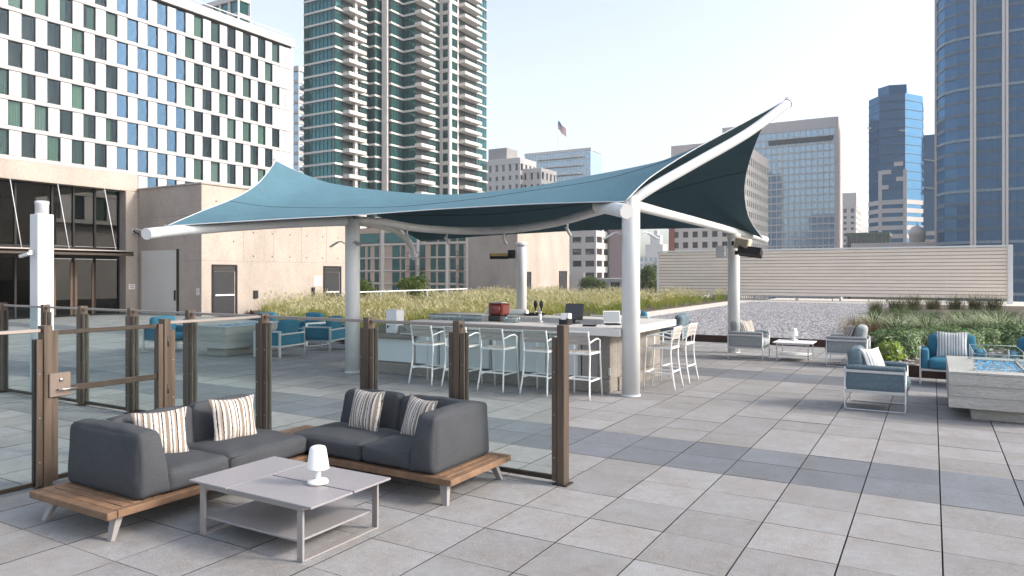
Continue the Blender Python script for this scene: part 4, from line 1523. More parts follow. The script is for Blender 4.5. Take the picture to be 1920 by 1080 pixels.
def armchair(name, label, loc, rz, fab, metal, style, group, w=.78, d=.78, pillow=None, wide=1):
    """Seat faces local -Y. style 'sled': thin tube loops; 'bar': flat bar frame."""
    t = thing(name, label, 'armchair' if wide == 1 else 'sofa', loc, rz, group)
    W, D = w / 2, d / 2
    for s in (-1, 1):
        if style == 'sled':
            r = .011
            P = [(s * W, -D, .60), (s * W, -D, .05), (s * W, -D + .012, .014), (s * W, -D + .05, .012), (s * W, D - .05, .012), (s * W, D - .012, .014), (s * W, D, .05), (s * W, D, .62)]
            MB().tube(P, r, 8).build('leg_loop', metal, t)
        else:
            for q in (-1, 1):
                MB().cbox(s * W - .012, s * W + .012, q * (D - .03) - .03, q * (D - .03) + .03, .015, .60, .003).build('leg', metal, t)
            MB().cbox(s * W - .012, s * W + .012, -D + .062, D - .062, .0005, .016, .003).build('runner', metal, t)
        sx = s * W
        MB().cbox(sx - .010, sx + .013, -D + .012, D - .012, .545, .585, .003).build('arm_bar', metal, t) if style == 'sled' else MB().cbox(sx - .012, sx + .012, -D + .0, D, .602, .64, .003).build('arm_bar', metal, t)
        MB().cbox(sx - .010, sx + .013, -D + .012, D - .012, .255, .295, .003).build('base_bar', metal, t)
        MB().soft(.12, d - .03, .36, .035, .008, 7, T(s * (W - .075), 0, .455)).build('side_panel', fab, t) if style != 'sled' else (MB().soft(.085, d - .035, .25, .015, .004, 7, T(s * (W - .052), 0, .42)).build('side_panel', fab, t), MB().soft(.105, d - .01, .065, .028, .006, 9, T(s * (W - .048), 0, .615)).build('arm_pad', fab, t))
    MB().cbox(-W + .014, W - .014, D - .02, D + .004, .255, .295, .003).build('back_bar', metal, t)
    MB().cbox(-W + .014, W - .014, D - .02, D + .004, .54, .575, .003).build('back_bar', metal, t)
    MB().cbox(-W + .014, W - .014, -D + .01, -D + .034, .255, .295, .003).build('front_bar', metal, t)
    iw = w - .26 if style != 'sled' else w - .18
    k = wide
    for i in range(k):
        cx = -iw / 2 + iw / k * (i + .5)
        MB().soft(iw / k - .006, d - .02, .19, .06, .02, 11, T(cx, -.045, .38)).build('seat_cushion', fab, t)
        MB().soft(iw / k - .006, .21, .46, .07, .02, 11, T(cx, D - .15, .645, R(-9))).build('back_cushion', fab, t)
    MB().soft(iw + .1, .05, .28, .02, .004, 7, T(0, D - .045, .42)).build('back_panel', fab, t)
    return t


def cushion(loc, rz, rx, m, label, s=.44, group='striped cushions on the armchairs'):
    o = MB().pillow(s, .14, 13).build('scatter_cushion', m, None, loc)
    o.rotation_euler = (rx, 0, rz)
    return tag(o, label, 'cushion', group)


GRP = 'armchairs on the terrace'
# right-hand group
armchair('armchair', 'slate blue tweed armchair with silver sled legs, nearest on the right', (-.715, 11.86, 0), R(90), m_tealfab, m_silver, 'sled', GRP)
cushion((-.74, 11.74, .68), R(60), R(-22), m_pillow2, 'striped cushion on the slate blue tweed armchair')
armchair('armchair', 'light grey tweed armchair facing right, in front of a white column', (-3.72, 17.32, 0), R(90), m_greyfab, m_silver, 'sled', GRP)
cushion((-3.74, 17.24, .69), R(54), R(-24), m_pillow, 'pale striped cushion on the grey armchair by the white column')
armchair('armchair', 'light grey tweed armchair facing left beside the planting bed', (-1.57, 17.03, 0), R(-90), m_greyfab, m_silver, 'sled', GRP)
cushion((-1.56, 16.98, .69), R(-66), R(-24), m_pillow, 'pale striped cushion on the grey armchair beside the planting bed')
armchair('armchair', 'bright blue armchair facing the camera behind the fire table', (.30, 15.02, 0), R(0), m_bluefab, m_silver, 'bar', GRP, w=.98)
cushion((.30, 15.05, .70), R(0), R(-14), m_pillow2, 'grey striped cushion on the bright blue armchair left of the fire table', .50)
armchair('armchair', 'bright blue armchair at the right edge of the picture', (1.62, 14.9, 0), R(-4), m_bluefab, m_silver, 'bar', GRP, w=.98)
cushion((1.60, 14.93, .70), R(-4), R(-14), m_pillow2, 'grey striped cushion on the blue armchair at the right edge', .50)
armchair('loveseat', 'grey tweed two-seat sofa behind the end of the bar', (-6.15, 19.2, 0), R(-82), m_tealfab, m_silver, 'sled', None, w=1.5, wide=2)
armchair('armchair', 'blue armchair beyond the bar with only its back showing', (-7.6, 20.0, 0), R(0), m_bluefab, m_silver, 'bar', GRP, w=.9)
cushion((-7.6, 20.0, .70), 0, R(-14), m_pillow2, 'striped cushion on the blue armchair beyond the bar', .48)
# left-hand group round the far fire table
armchair('armchair', 'blue armchair seen from behind, right of the far fire table', (-13.55, 12.05, 0), R(-80), m_bluefab, m_silver, 'bar', GRP, w=.9)
armchair('armchair', 'blue armchair seen from behind, nearest the left canopy column', (-13.62, 13.62, 0), R(-72), m_bluefab, m_silver, 'bar', GRP, w=.9)
armchair('armchair', 'blue armchair left of the far fire table', (-16.9, 11.4, 0), R(88), m_bluefab, m_silver, 'bar', GRP, w=.9)
armchair('armchair', 'blue armchair behind the far fire table, the left one', (-16.4, 13.9, 0), R(10), m_bluefab, m_silver, 'bar', GRP, w=.9)
armchair('armchair', 'blue armchair behind the far fire table, the right one', (-15.1, 14.4, 0), R(-6), m_bluefab, m_silver, 'bar', GRP, w=.9)

# ================================================================== FIRE TABLES


def fire_table(label, loc, w, d, h0, h1, guard, rz=0):
    t = thing('fire_table', label, 'fire table', loc, rz)
    MB().cbox(-w * .27, w * .27, -d * .40, d * .40, 0.001, h0 - .001, .006).build('plinth', m_conc_form, t)
    n = 3
    for k in range(n):
        z0, z1 = lerp(h0, h1 - .03, k / n), lerp(h0, h1 - .03, (k + 1) / n)
        MB().cbox(-w / 2, w / 2, -d / 2, d / 2, z0 + .0015, z1 - .0015, .004).build('cast_board', m_conc_form, t)
    sx, sy = w * .24, d * .34
    cx = w * .02
    for (x0, x1, y0, y1) in ((-w / 2, cx - sx, -d / 2, d / 2), (cx + sx, w / 2, -d / 2, d / 2), (cx - sx + .002, cx + sx - .002, -d / 2, -sy), (cx - sx + .002, cx + sx - .002, sy, d / 2)):
        MB().cbox(x0, x1, y0, y1, h1 - .029, h1, .003).build('top_slab', m_conc_lt, t)
    V, F = pebbles(420, cx - sx + .02, cx + sx - .02, -sy + .02, sy - .02, h1 - .012, .014, .03)
    tag(obj('fire_glass', np_mesh('fire_glass', V, F, m_fireblue), t), kind='stuff')
    if guard:
        gx, gy, gz = sx + .02, sy + .02, .22
        for (a, b) in (((cx - gx, -gy), (cx + gx, -gy)), ((cx - gx, gy), (cx + gx, gy)), ((cx - gx, -gy), (cx - gx, gy)), ((cx + gx, -gy), (cx + gx, gy))):
            lo = (min(a[0], b[0]) - .003, min(a[1], b[1]) - .003)
            hi = (max(a[0], b[0]) + .003, max(a[1], b[1]) + .003)
            if a[0] == b[0]:
                lo, hi = (lo[0], lo[1] + .01), (hi[0], hi[1] - .01)
            gp = MB().box(lo[0], hi[0], lo[1], hi[1], h1 + .012, h1 + gz).build('glass_guard', m_clear, t)
            MB().tube([(a[0], a[1], h1 + gz + .003), (b[0], b[1], h1 + gz + .003)], .0035, 6).build('polished_edge', m_frost, gp)
        for sxx in (-1, 1):
            for syy in (-1, 1):
                MB().cbox(cx + sxx * gx - .02, cx + sxx * gx + .02, syy * gy - .02, syy * gy + .02, h1 + .001, h1 + .03, .003).build('glass_clip', m_silver, t)
    return t


fire_table('concrete fire table with blue glass and a glass wind guard at the right', (.77, 12.42, 0), 1.16, 2.2, .17, .655, True)
fire_table('long concrete fire table among the far blue armchairs', (-15.0, 12.2, 0), 1.15, 2.2, .20, .72, False, R(4))

# sun loungers far left
for k, (x, y) in enumerate(((-28.6, 11.9),)):
    t = thing('sun_lounger', ('white sun lounger with a raised back at the far left, nearer one', 'white sun lounger at the far left, farther one')[k], 'sun lounger', (x, y, 0), R(20))
    MB().cbox(-.33, .33, -.95, .35, .27, .33, .01).build('bed', m_white, t)
    MB().soft(.6, 1.25, .08, .03, .01, 7, T(0, -.3, .375)).build('mattress', m_greyfab, t)
    MB().soft(.6, .75, .08, .03, .01, 7, T(0, .58, .62, R(50))).build('back_mattress', m_greyfab, t)
    for sx in (-1, 1):
        for y2 in (-.85, .28):
            MB().cbox(sx * .30 - .02, sx * .30 + .02, y2 - .02, y2 + .02, .001, .268, .003).build('leg', m_silver, t)
        MB().bar((sx * .31, .35, .30), (sx * .31, .85, .86), .03, .03, c=.004).build('back_frame', m_silver, t)
        MB().bar((sx * .27, .80, .80), (sx * .27, .95, .02), .025, .025, c=.004).build('prop', m_silver, t)

# ================================================================== SLATTED SCREEN
scr = thing('slatted_screen', 'long pale horizontal slatted screen wall behind the gravel', 'screen wall', (-7.3, 55.2, 0))
m_slatw = mat('screen_slat', (.80, .69, .595), .7, var=.08, vscale=.5)
m_scrframe = mat('screen_frame', (.68, .68, .67), .5)
m_scrback = mat('screen_back_sheet', (.17, .15, .13), .8, var=.2, vscale=.6)
x0, x1 = -11.5, 11.4
nsl = 14
for k in range(nsl):
    z = .42 + k * .236
    MB().cbox(x0, x1, -.05, .0, z, z + .204, .008).build('slat', m_slatw, scr)
MB().box(x0, x1, .12, .14, .40, 3.70).build('back_sheet', m_scrback, scr)
MB().cbox(x0 - .14, x0, -.12, .16, .1, 3.82, .01).build('end_post', m_scrframe, scr)
MB().cbox(x1, x1 + .28, -.16, .18, .1, 3.86, .01).build('end_post', m_scrframe, scr)
MB().cbox(x0 + .002, x1 - .002, -.13, .16, 3.72, 3.84, .01).build('top_rail', m_scrframe, scr)
for k in range(10):
    x = x0 + 1.2 + k * 2.3
    MB().cbox(x - .03, x + .03, .012, .11, .10, 3.70, .004).build('stud', m_grey, scr)
for k in range(8):
    x = x0 + 1.6 + k * 2.9
    MB().cbox(x - .05, x + .05, -.10, .0, .09, .41, .005).build('foot', m_grey, scr)

# ================================================================== CONCRETE BLOCKS ON THE TERRACE


def formwork(t, face, a0, a1, z0, z1, pos, holes, sgn=1):
    """Formwork tie holes as small recessed plugs on a wall."""
    for (a, z) in holes:
        if face == 'x':
            MB().lathe([(.035, 0), (.035, .008), (.02, .009)], 8, T(pos, a, z, 0, R(90))).build('tie_hole', m_dark, t)
        else:
            MB().lathe([(.035, 0), (.035, .008), (.02, .009)], 8, T(a, pos, z, R(90))).build('tie_hole', m_dark, t)


def wall_door(t, x, y0, y1, z1, m_leaf, bar=True):
    """Recessed-looking steel door on a +X face at plane x."""
    MB().cbox(x + .002, x + .05, y0 - .10, y0, .0, z1 + .10, .004).build('door_frame', m_dark, t)
    MB().cbox(x + .002, x + .05, y1, y1 + .10, .0, z1 + .10, .004).build('door_frame', m_dark, t)
    MB().cbox(x + .002, x + .05, y0 + .001, y1 - .001, z1, z1 + .10, .004).build('door_frame', m_dark, t)
    d = MB().cbox(x + .003, x + .022, y0 + .02, y1 - .06, .02, z1 - .25, .004).build('door_leaf', m_leaf, t)
    MB().cbox(x + .003, x + .012, y0 + .02, y1 - .02, z1 - .24, z1 - .02, .003).build('transom', m_black, t)
    if bar:
        MB().cbox(x + .03, x + .09, y0 + .05, y1 - .12, .92, 1.0, .008).build('panic_bar', m_white, d)


t = thing('concrete_stair_block', 'raw concrete block with two steel doors and a big pale door at the left', 'building', (0, 0, 0))
MB().box(-36.2, -29.8, 21.8, 31.5, -.05, 6.25).build('wall', m_conc, t)
MB().cbox(-36.2, -29.74, 21.74, 31.56, 6.252, 6.33, .01).build('coping', m_conc, t)
wall_door(t, -29.8, 22.45, 23.7, 2.35, m_doorgrey)
wall_door(t, -29.8, 29.75, 30.95, 2.35, m_doorgrey)
formwork(t, 'x', 0, 0, 0, 0, -29.8, [(24.8 + 1.2 * k, z) for k in range(6) for z in (2.9, 4.1, 5.5)] + [(22.6, 5.5), (23.6, 3.6)])
m_formline = mat('form_joint', (.24, .205, .18), .9)
for z in (2.62, 4.80):
    MB().box(-29.799, -29.794, 21.82, 31.45, z, z + .014).build('pour_line', m_formline, t)
    MB().box(-36.1, -29.81, 21.794, 21.799, z, z + .014).build('pour_line', m_formline, t)
for k in range(4):
    MB().box(-29.799, -29.7945, 24.2 + 1.9 * k, 24.214 + 1.9 * k, 2.64, 6.2).build('form_joint', m_formline, t)
MB().cbox(-29.798, -29.72, 24.8, 25.05, .75, 1.15, .006).build('scupper_box', m_dark, t)
MB().cbox(-29.798, -29.72, 28.75, 28.95, .75, 1.25, .006).build('scupper_box', m_dark, t)
MB().cbox(-34.45, -31.6, 21.74, 21.797, .0, 3.15, .006).build('wide_door', m_doorwhite, t)
MB().cbox(-31.598, -31.50, 21.72, 21.798, .0, 3.2, .005).build('door_jamb', m_bronze_d, t)
MB().cbox(-31.74, -31.66, 21.68, 21.739, .7, 1.2, .006).build('door_handle', m_dark, t)


def plate(name, label, cx, cy, cz, face, w, h, lines):
    t = thing(name, label, 'sign', (cx, cy, cz))
    if face == 'x':
        MB().cbox(0, .012, -w / 2, w / 2, -h / 2, h / 2, .003).build('plate', m_sign, t)
        for (zz, ww) in lines:
            MB().box(.0125, .0135, -ww / 2, ww / 2, zz - .012, zz + .012).build('text_line', m_ink, t)
    else:
        MB().cbox(-w / 2, w / 2, -.012, 0, -h / 2, h / 2, .003).build('plate', m_sign, t)
        for (zz, ww) in lines:
            MB().box(-ww / 2, ww / 2, -.0135, -.0125, zz - .012, zz + .012).build('text_line', m_ink, t)
    return t


plate('wall_sign', 'small pale sign on the dark concrete face right of the wide pale door', -30.05, 21.79, 1.15, 'y', .22, .32, [(.08, .12), (0, .14), (-.08, .10)])
plate('wall_sign', 'white notice beside the right steel door of the concrete block', -29.79, 29.2, 1.6, 'x', .55, .55, [(.12, .3), (0, .34)])

t = thing('concrete_stair_block', 'second raw concrete block standing in the grass beyond the bar', 'building', (0, 0, 0))
MB().box(-34.75, -29.8, 51.7, 61.6, -.05, 6.25).build('wall', m_conc, t)
MB().cbox(-34.8, -29.74, 51.64, 61.66, 6.252, 6.33, .01).build('coping', m_conc, t)
wall_door(t, -29.8, 53.0, 53.9, 2.1, m_doorgrey, False)
wall_door(t, -29.8, 59.5, 60.9, 2.2, m_doorgrey, False)

# glazed lobby with concrete frame at the left edge
t = thing('lobby_pavilion', 'glazed dark lobby in a pale concrete frame at the left edge', 'building', (-34.8, 15, 0))


def lp(b, name, m, parent=None):
    b.v = [(p[0] + 34.8, p[1] - 15, p[2]) for p in b.v]
    return b.build(name, m, parent or t)


m_lobbyglass = glass_mat('lobby_glass', (.34, .34, .33), ior=1.12)
lp(MB().cbox(-35.6, -34.8, 3.0, 21.795, 6.15, 7.0, .02), 'beam', m_conc)
lp(MB().cbox(-35.6, -34.79, 21.15, 21.79, 0, 6.148, .02), 'pier', m_conc)
lp(MB().box(-45, -35.6, 3.0, 21.7, 6.4, 6.95), 'roof', m_conc)
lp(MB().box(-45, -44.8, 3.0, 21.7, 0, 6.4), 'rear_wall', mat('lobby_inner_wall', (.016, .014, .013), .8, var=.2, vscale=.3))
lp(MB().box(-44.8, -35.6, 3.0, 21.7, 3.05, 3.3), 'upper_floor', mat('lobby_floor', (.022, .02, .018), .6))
for (a_, c_) in ((10.4, 11.3), (16.9, 17.6), (18.4, 19.5)):  # reflection of a white building, added as pale panels behind the glass
    lp(MB().cbox(-38.02, -38.0, a_, c_, 3.5, 5.6, .004), 'reflected_window', m_hotelpanel)
    lp(MB().cbox(-37.99, -37.97, a_ + .3 * (c_ - a_), c_ - .1, 3.7, 4.6, .004), 'reflected_blind', m_curtain)
lp(MB().cbox(-42.2, -41.0, 14.0, 15.7, 3.35, 5.0, .01), 'teal_partition', m_bluefab)
ys = [3.2, 7.0, 10.5, 13.6, 16.4, 17.95, 18.92, 19.93, 21.14]
for a, c in zip(ys[:-1], ys[1:]):
    lp(MB().box(-35.40, -35.39, a + .04, c - .04, 3.32, 6.12), 'pane', m_lobbyglass)
    lp(MB().box(-35.40, -35.39, a + .04, c - .04, .05, 2.70), 'pane', m_lobbyglass)
for y in ys:
    lp(MB().cbox(-35.46, -35.33, y - .045, y + .045, 0, 6.148, .005), 'mullion', m_dark)
lp(MB().cbox(-35.45, -35.34, 3.2, 21.1, 2.72, 3.30, .005), 'spandrel', m_dark)
for (a, c) in ((17.99, 18.88), (18.96, 19.89)):
    d = lp(MB().cbox(-35.38, -35.33, a + .01, a + .12, .02, 2.55, .004), 'door_leaf', mat('walnut_door', (.10, .055, .03), .5))
    d2 = lp(MB().cbox(-35.38, -35.33, c - .12, c - .01, .02, 2.55, .004), 'door_leaf', MATS['walnut_door'])
aw = lp(MB().cbox(-35.3, -33.75, 3.2, 20.9, 2.98, 3.06, .01), 'awning', m_lobbyglass)
lp(MB().cbox(-33.80, -33.70, 3.2, 20.9, 3.065, 3.13, .01), 'awning_rail', m_rail, aw)
lp(MB().cbox(-33.80, -33.70, 3.2, 20.9, 2.86, 2.975, .01), 'awning_rail', m_bronze_d, aw)
for k in range(7):
    y = 19.6 - 1.4 * k
    lp(MB().cbox(-35.3, -33.81, y - .03, y + .03, 2.87, 2.975, .004), 'awning_rib', m_dark, aw)
for y in (15.95, 17.93, 20.1):
    lp(MB().tube([(-34.85, y, 6.2), (-33.95, y + .05, 3.1)], .017, 8), 'tension_rod', m_white)
t2 = plate('wall_sign', 'small pale sign on the pier of the dark lobby', -34.78, 21.45, 1.35, 'x', .34, .26, [(.05, .2), (-.04, .2)])
t2 = thing('wall_light', 'small white curved wall light on the lobby pier', 'light', (-34.78, 21.5, 4.15))
MB().cbox(0, .04, -.06, .06, -.1, .1, .005).build('mount', m_white, t2)
MB().tube([(.03, 0, .05), (.25, .05, .10), (.48, .12, .04), (.6, .16, -.08)], [.03, .03, .035, .02], 8).build('arm', m_white, t2)
MB().bar((.05, 0, .02), (.42, .1, -.2), .10, .04, c=.006).build('shade', m_dark, t2)

# guard rail in the grass
t = thing('guard_rail', 'thin white hand rail with glass above the grass, left of the far concrete block', 'railing', (-24, 30, 0))
MB().cbox(-.03, .03, -4.2, 5.6, 1.08, 1.14, .008).build('hand_rail', m_white, t)
for k in range(6):
    MB().cbox(-.025, .025, -4.1 + k * 1.92 - .02, -4.1 + k * 1.92 + .02, .1, 1.078, .004).build('baluster', m_white, t)

# ================================================================== HOTEL WITH ALTERNATING WINDOWS
HX = -81.0
ht = thing('hotel', 'white hotel slab with staggered tall windows at the upper left', 'building', (HX, 50, 0))


def hp(b, name, m, parent=None):
    b.v = [(p[0] - HX, p[1] - 50, p[2]) for p in b.v]
    return b.build(name, m, parent or ht)


hp(MB().box(HX - 22, HX - 1.4, 8, 74.2, -15, 35.9), 'core', m_grey)
hp(MB().box(HX - 1.4, HX, 74.2, 74.6, -15, 36.3), 'end_wall', m_hotelpanel)
hp(MB().cbox(HX - 22.4, HX + .12, 7.6, 74.8, 35.3, 36.5, .05), 'parapet', m_hotelband)
FH = 3.04
rows = [13.9 + FH * k for k in range(-2, 8)]
for z in rows:
    if z < 35:
        hp(MB().cbox(HX - 1.38, HX + .03, 8, 74.19, z - .21, z + .21, .02), 'floor_band', m_hotelband)
        hp(MB().box(HX + .031, HX + .05, 8, 74.19, z - .22, z - .15), 'drip_line', m_grey)
WP, WW = 2.5, 1.28
hz = FH - .42


def hotel_window(kind, glass=None):
    b = MB()
    h = hz
    for (a0, a1, c0, c1) in ((0, WW, 0, .04), (0, WW, h - .04, h), (0, .04, .041, h - .041), (WW - .04, WW, .041, h - .041)):
        b.cur = 0
        b.box(-.10, -.01, a0, a1, c0, c1)
    b.cur = 1
    b.box(-.06, -.05, .041, WW - .041, .041, h - .041)
    b.cur = 2
    b.add([(-.9, 0, 0), (-.9, WW, 0), (-.9, WW, h), (-.9, 0, h), (-.1, 0, 0), (-.1, WW, 0), (-.1, WW, h), (-.1, 0, h)], [(0, 1, 2, 3), (0, 4, 5, 1), (3, 2, 6, 7), (0, 3, 7, 4), (1, 5, 6, 2)])
    b.cur = 3
    spans = {0: [(0.04, WW - .04)], 1: [(.04, WW * .55)], 2: [(WW * .4, WW - .04)], 3: [], 4: [(.04, WW - .04)]}[kind]
    for (a, c) in spans:
        n = 16
        vs = []
        for i in range(n + 1):
            y = lerp(a, c, i / n)
            x = -.22 + .045 * (1 if i % 2 else -1)
            vs += [(x, y, .05), (x, y, h - .06)]
        b.add(vs, [(2 * i, 2 * i + 2, 2 * i + 3, 2 * i + 1) for i in range(n)])
    return b.mesh('window', [m_dark, glass or m_hotelglass, m_room, m_curtain_l if kind == 4 else m_curtain])


hw = [hotel_window(k) for k in range(5)]
hwb = [hotel_window(k, m_hotelsky) for k in (0, 3, 4)]
pm = MB()
pm.cbox(-.12, -.02, .045, WP - WW - .045, 0.035, hz - .035, .012)
pm.cur = 1
pm.box(-.9, -.125, 0, WP - WW, 0, hz)
pm = pm.mesh('panel', [m_hotelpanel, m_mulld])
for r, z in enumerate(rows[:-1]):
    z0 = z + .21
    if z0 < 7:
        continue
    off = (WP / 2 if r % 2 else 0)
    y = 23.2 + off
    while y + WP < 74.4:
        k = random.choices(range(5), [5, 3, 2, 3, 2])[0]
        me = random.choice(hwb) if 47.0 < y < 56.5 or y > 71.5 else hw[k]  # these columns get the panes coloured like reflected sky
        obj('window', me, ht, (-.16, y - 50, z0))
        obj('panel', pm, ht, (0, y + WW - 50, z0))
        y += WP
    if 74.19 - y > .2:
        hp(MB().cbox(HX - .12, HX - .005, y + .02, 74.18, z0, z0 + hz, .01), 'panel', m_hotelpanel)
hp(MB().box(HX - 18, HX - 6, 40, 58, 36.4, 40.5), 'roof_room', m_hotelband)
for k in range(5):
    hp(MB().tube([(HX - 1.5, 62 + 2.3 * k, 36.5), (HX - 1.5, 62 + 2.3 * k, 37.3 + .5 * (k % 2))], .05, 6), 'roof_mast', m_grey)
hp(MB().cbox(HX - .3, HX - .2, 20, 74, 36.95, 37.05, .01), 'roof_rail', m_white)

# ================================================================== TEAL GLASS APARTMENT TOWER
tt = thing('apartment_tower', 'tall teal glass apartment tower with stacked white balconies', 'building', (-108, 125, 0))


def tp(b, name, m, parent=None):
    b.v = [(p[0] + 108, p[1] - 125, p[2]) for p in b.v]
    return b.build(name, m, parent or tt)


CH = [(-118.5, 112.1), (-109.3, 112.1), (-109.3, 122.8), (-107.6, 122.8), (-107.6, 125.1), (-104.9, 125.1), (-104.9, 129.5), (-101.5, 129.5), (-101.5, 138.9), (-98.6, 138.9), (-98.6, 155.3)]
core = [(x - .35, y + .35) for x, y in CH]
tp(MB().prism(core + [(-118.85, 155.3)], -15, 78), 'core', m_mulld)
FT_, Z0T = 2.75, 9.2
NFL = 25


def seg_window(a, c, h, n, punched=False):
    """Glass with mullions for one face segment; local origin at a, direction to c."""
    L = math.dist(a, c)
    along_x = abs(c[0] - a[0]) > abs(c[1] - a[1])
    b = MB()

    def bx(u0, u1, d0, d1, z0, z1):
        if along_x:
            b.box(u0, u1, -d1, -d0, z0, z1)
        else:
            b.box(d0, d1, u0, u1, z0, z1)
    b.cur = 0
    m = .9 if punched else .02
    z0, z1 = (.35, h - .15) if punched else (0, h)
    bx(m, L - m * .6, -.30, -.20, z0, z1)
    b.cur = 1
    k = 0
    u = m
    while u < L - m * .6 + .01:
        bx(u - .05, u + .05, -.199, -.12, z0, z1)
        u += (L - m * 1.6) / n
    bx(m, L - m * .6, -.1995, -.13, z1 - .62, z1 - .53)
    if punched:
        b.cur = 2
        for (u0, u1, q0, q1) in ((0, m - .06, 0, h), (L - m * .6 + .06, L, 0, h), (m - .058, L - m * .6 + .058, 0, .3), (m - .058, L - m * .6 + .058, h - .12, h)):
            bx(u0, u1, -.3, .06, q0, q1)
    return b.mesh('window', [m_tealglass, m_mulld, m_condowhite])


segs = []
for i in range(len(CH) - 1):
    a, c = CH[i], CH[i + 1]
    if i == 9:
        for (y0, y1, n, p) in ((138.9, 142.6, 2, True), (150.6, 155.3, 4, False)):
            segs.append(((a[0], y0), (a[0], y1), n, p))
    elif i == 1:
        segs.append(((a[0], 112.1), (a[0], 114.6), 2, False))
        segs.append(((a[0], 119.9), (a[0], 122.8), 3, False))
    elif i == 7:
        segs.append(((a[0], 134.6), (a[0], 138.9), 4, False))
    else:
        segs.append((a, c, max(2, round(math.dist(a, c) / 1.15)), i == 8))
wh = FT_ - .45
wms = [seg_window(a, c, wh, n, p) for a, c, n, p in segs]
# floor band following the stepped plan
def band_mesh():
    b = MB()
    for i in range(len(CH) - 1):
        a, c = CH[i], CH[i + 1]
        if abs(c[0] - a[0]) > abs(c[1] - a[1]):
            b.box(a[0] + (.0 if i == 0 else -.02), c[0] + .09, a[1] - .10, a[1] + .5, 0, .43)
        else:
            b.box(a[0] - .5, a[0] + .088, a[1] + .502, c[1] + (.35 if i == 9 else -.101), .001, .429)
    b.v = [(x + 108, y - 125, z) for x, y, z in b.v]
    return b.mesh('floor_band', m_condowhite)


bm = band_mesh()


def balcony_mesh(w, d):
    """Projects from a +X face: w along Y, d out along X."""
    b = MB()
    b.cur = 0
    b.cbox(0, d, 0, w, -.28, .52, .04)
    b.cur = 1
    for u in np.linspace(.1, w - .1, 6):
        b.box(d - .10, d - .04, u - .03, u + .03, .62, 1.08)
    for u in np.linspace(.3, d - .3, 3):
        b.box(u - .03, u + .03, .04, .10, .52, 1.05)
    b.box(d - .11, d - .03, 0, w, 1.08, 1.15)
    b.box(.05, d - .112, .03, .11, 1.08, 1.15)
    return b.mesh('balcony', [m_condowhite, m_mulld])


balm = [(balcony_mesh(5.4, 1.9), (-109.3, 114.5)), (balcony_mesh(5.2, 2.0), (-101.5, 129.3)), (balcony_mesh(7.4, 1.8), (-98.6, 142.9))]
for fl in range(NFL):
    z = Z0T + fl * FT_
    obj('floor_band', bm, tt, (0, 0, z - .30))
    for (a, c, n, p), me in zip(segs, wms):
        obj('window', me, tt, (a[0] + 108, a[1] - 125, z + .14))
    for me, (x, y) in balm:
        obj('balcony', me, tt, (x + 108, y - 125, z))
tp(MB().cbox(-107.2, -105.6, 124.6, 125.3, -5, 80, .05), 'white_pier', m_condowhite)
tp(MB().cbox(-108.9, -108.2, 117.1, 117.9, -5, 78, .05), 'balcony_wall', m_condowhite)
for fl in range(NFL):
    z = Z0T + fl * FT_
    obj('side_balcony', balm[0][0], tt, (-118.5 + 108 - .9, 113.6 - 125, z))

# stone podium of the tower, seen under the canopy
pt = thing('podium_block', 'peach stone podium building with teal windows under the canopy edge', 'building', (-85, 123.7, 0))


def pp(b, name, m, parent=None):
    b.v = [(p[0] + 85, p[1] - 123.7, p[2]) for p in b.v]
    return b.build(name, m, parent or pt)


def pxx(p, y):
    tq = (p - 960) / 1344.2
    return y * (tq * cT - sT) / (tq * sT + cT)


YP = 106.0
pp(MB().box(pxx(560, YP), pxx(884, YP), YP + .01, YP + 3.6, -15, 11.0), 'wall', m_podstone)
wcols = [(676, 684), (690, 694), (703, 710), (736, 749), (753, 759), (769, 778), (788, 797), (808, 817), (822, 834), (845, 854), (861, 869)]
zrow = [(5.3, 7.4), (2.8, 4.9), (.5, 2.4), (-2.0, .0)]
for z0, z1 in zrow:
    for i, (p0, p1) in enumerate(wcols):
        xa, xb = pxx(p0, YP), pxx(p1, YP)
        f = pp(MB().box(xa, xb, YP - .10, YP + .008, z0, z1), 'window', m_mulld)
        nn = 2 if xb - xa > .8 else 1
        for k in range(nn):
            u0, u1 = lerp(xa, xb, k / nn) + .05, lerp(xa, xb, (k + 1) / nn) - .05
            pp(MB().box(u0, u1, YP - .112, YP - .101, z0 + .06, z1 - .5), 'pane', m_tealglass, f)
            pp(MB().box(u0, u1, YP - .112, YP - .101, z1 - .44, z1 - .05), 'pane', m_tealglass, f)
        if i in (5, 6, 10):
            r = MB()
            r.box(xa - .25, xb + .3, YP - .75, YP - .70, z0 + .75, z0 + .82)
            for u in np.linspace(xa - .2, xb + .25, 6):
                r.box(u - .02, u + .02, YP - .74, YP - .71, z0 + .05, z0 + .749)
            r.box(xa - .25, xb + .3, YP - .78, YP - .11, z0 - .02, z0 + .045)
            pp(r, 'balcony', m_mulld)
for z in (7.55, 5.05, 2.62, .18, -2.2):
    pp(MB().cbox(pxx(560, YP), pxx(884, YP), YP - .22, YP + .005, z, z + (.28 if z > 7 else .20), .02), 'string_course', m_condowhite)
for p0, p1 in ((783, 787), (876, 881), (716, 721), (838, 842)):
    pp(MB().cbox(pxx(p0, YP), pxx(p1, YP), YP - .30, YP + .004, -8, 11.2, .02), 'pilaster', m_condowhite)
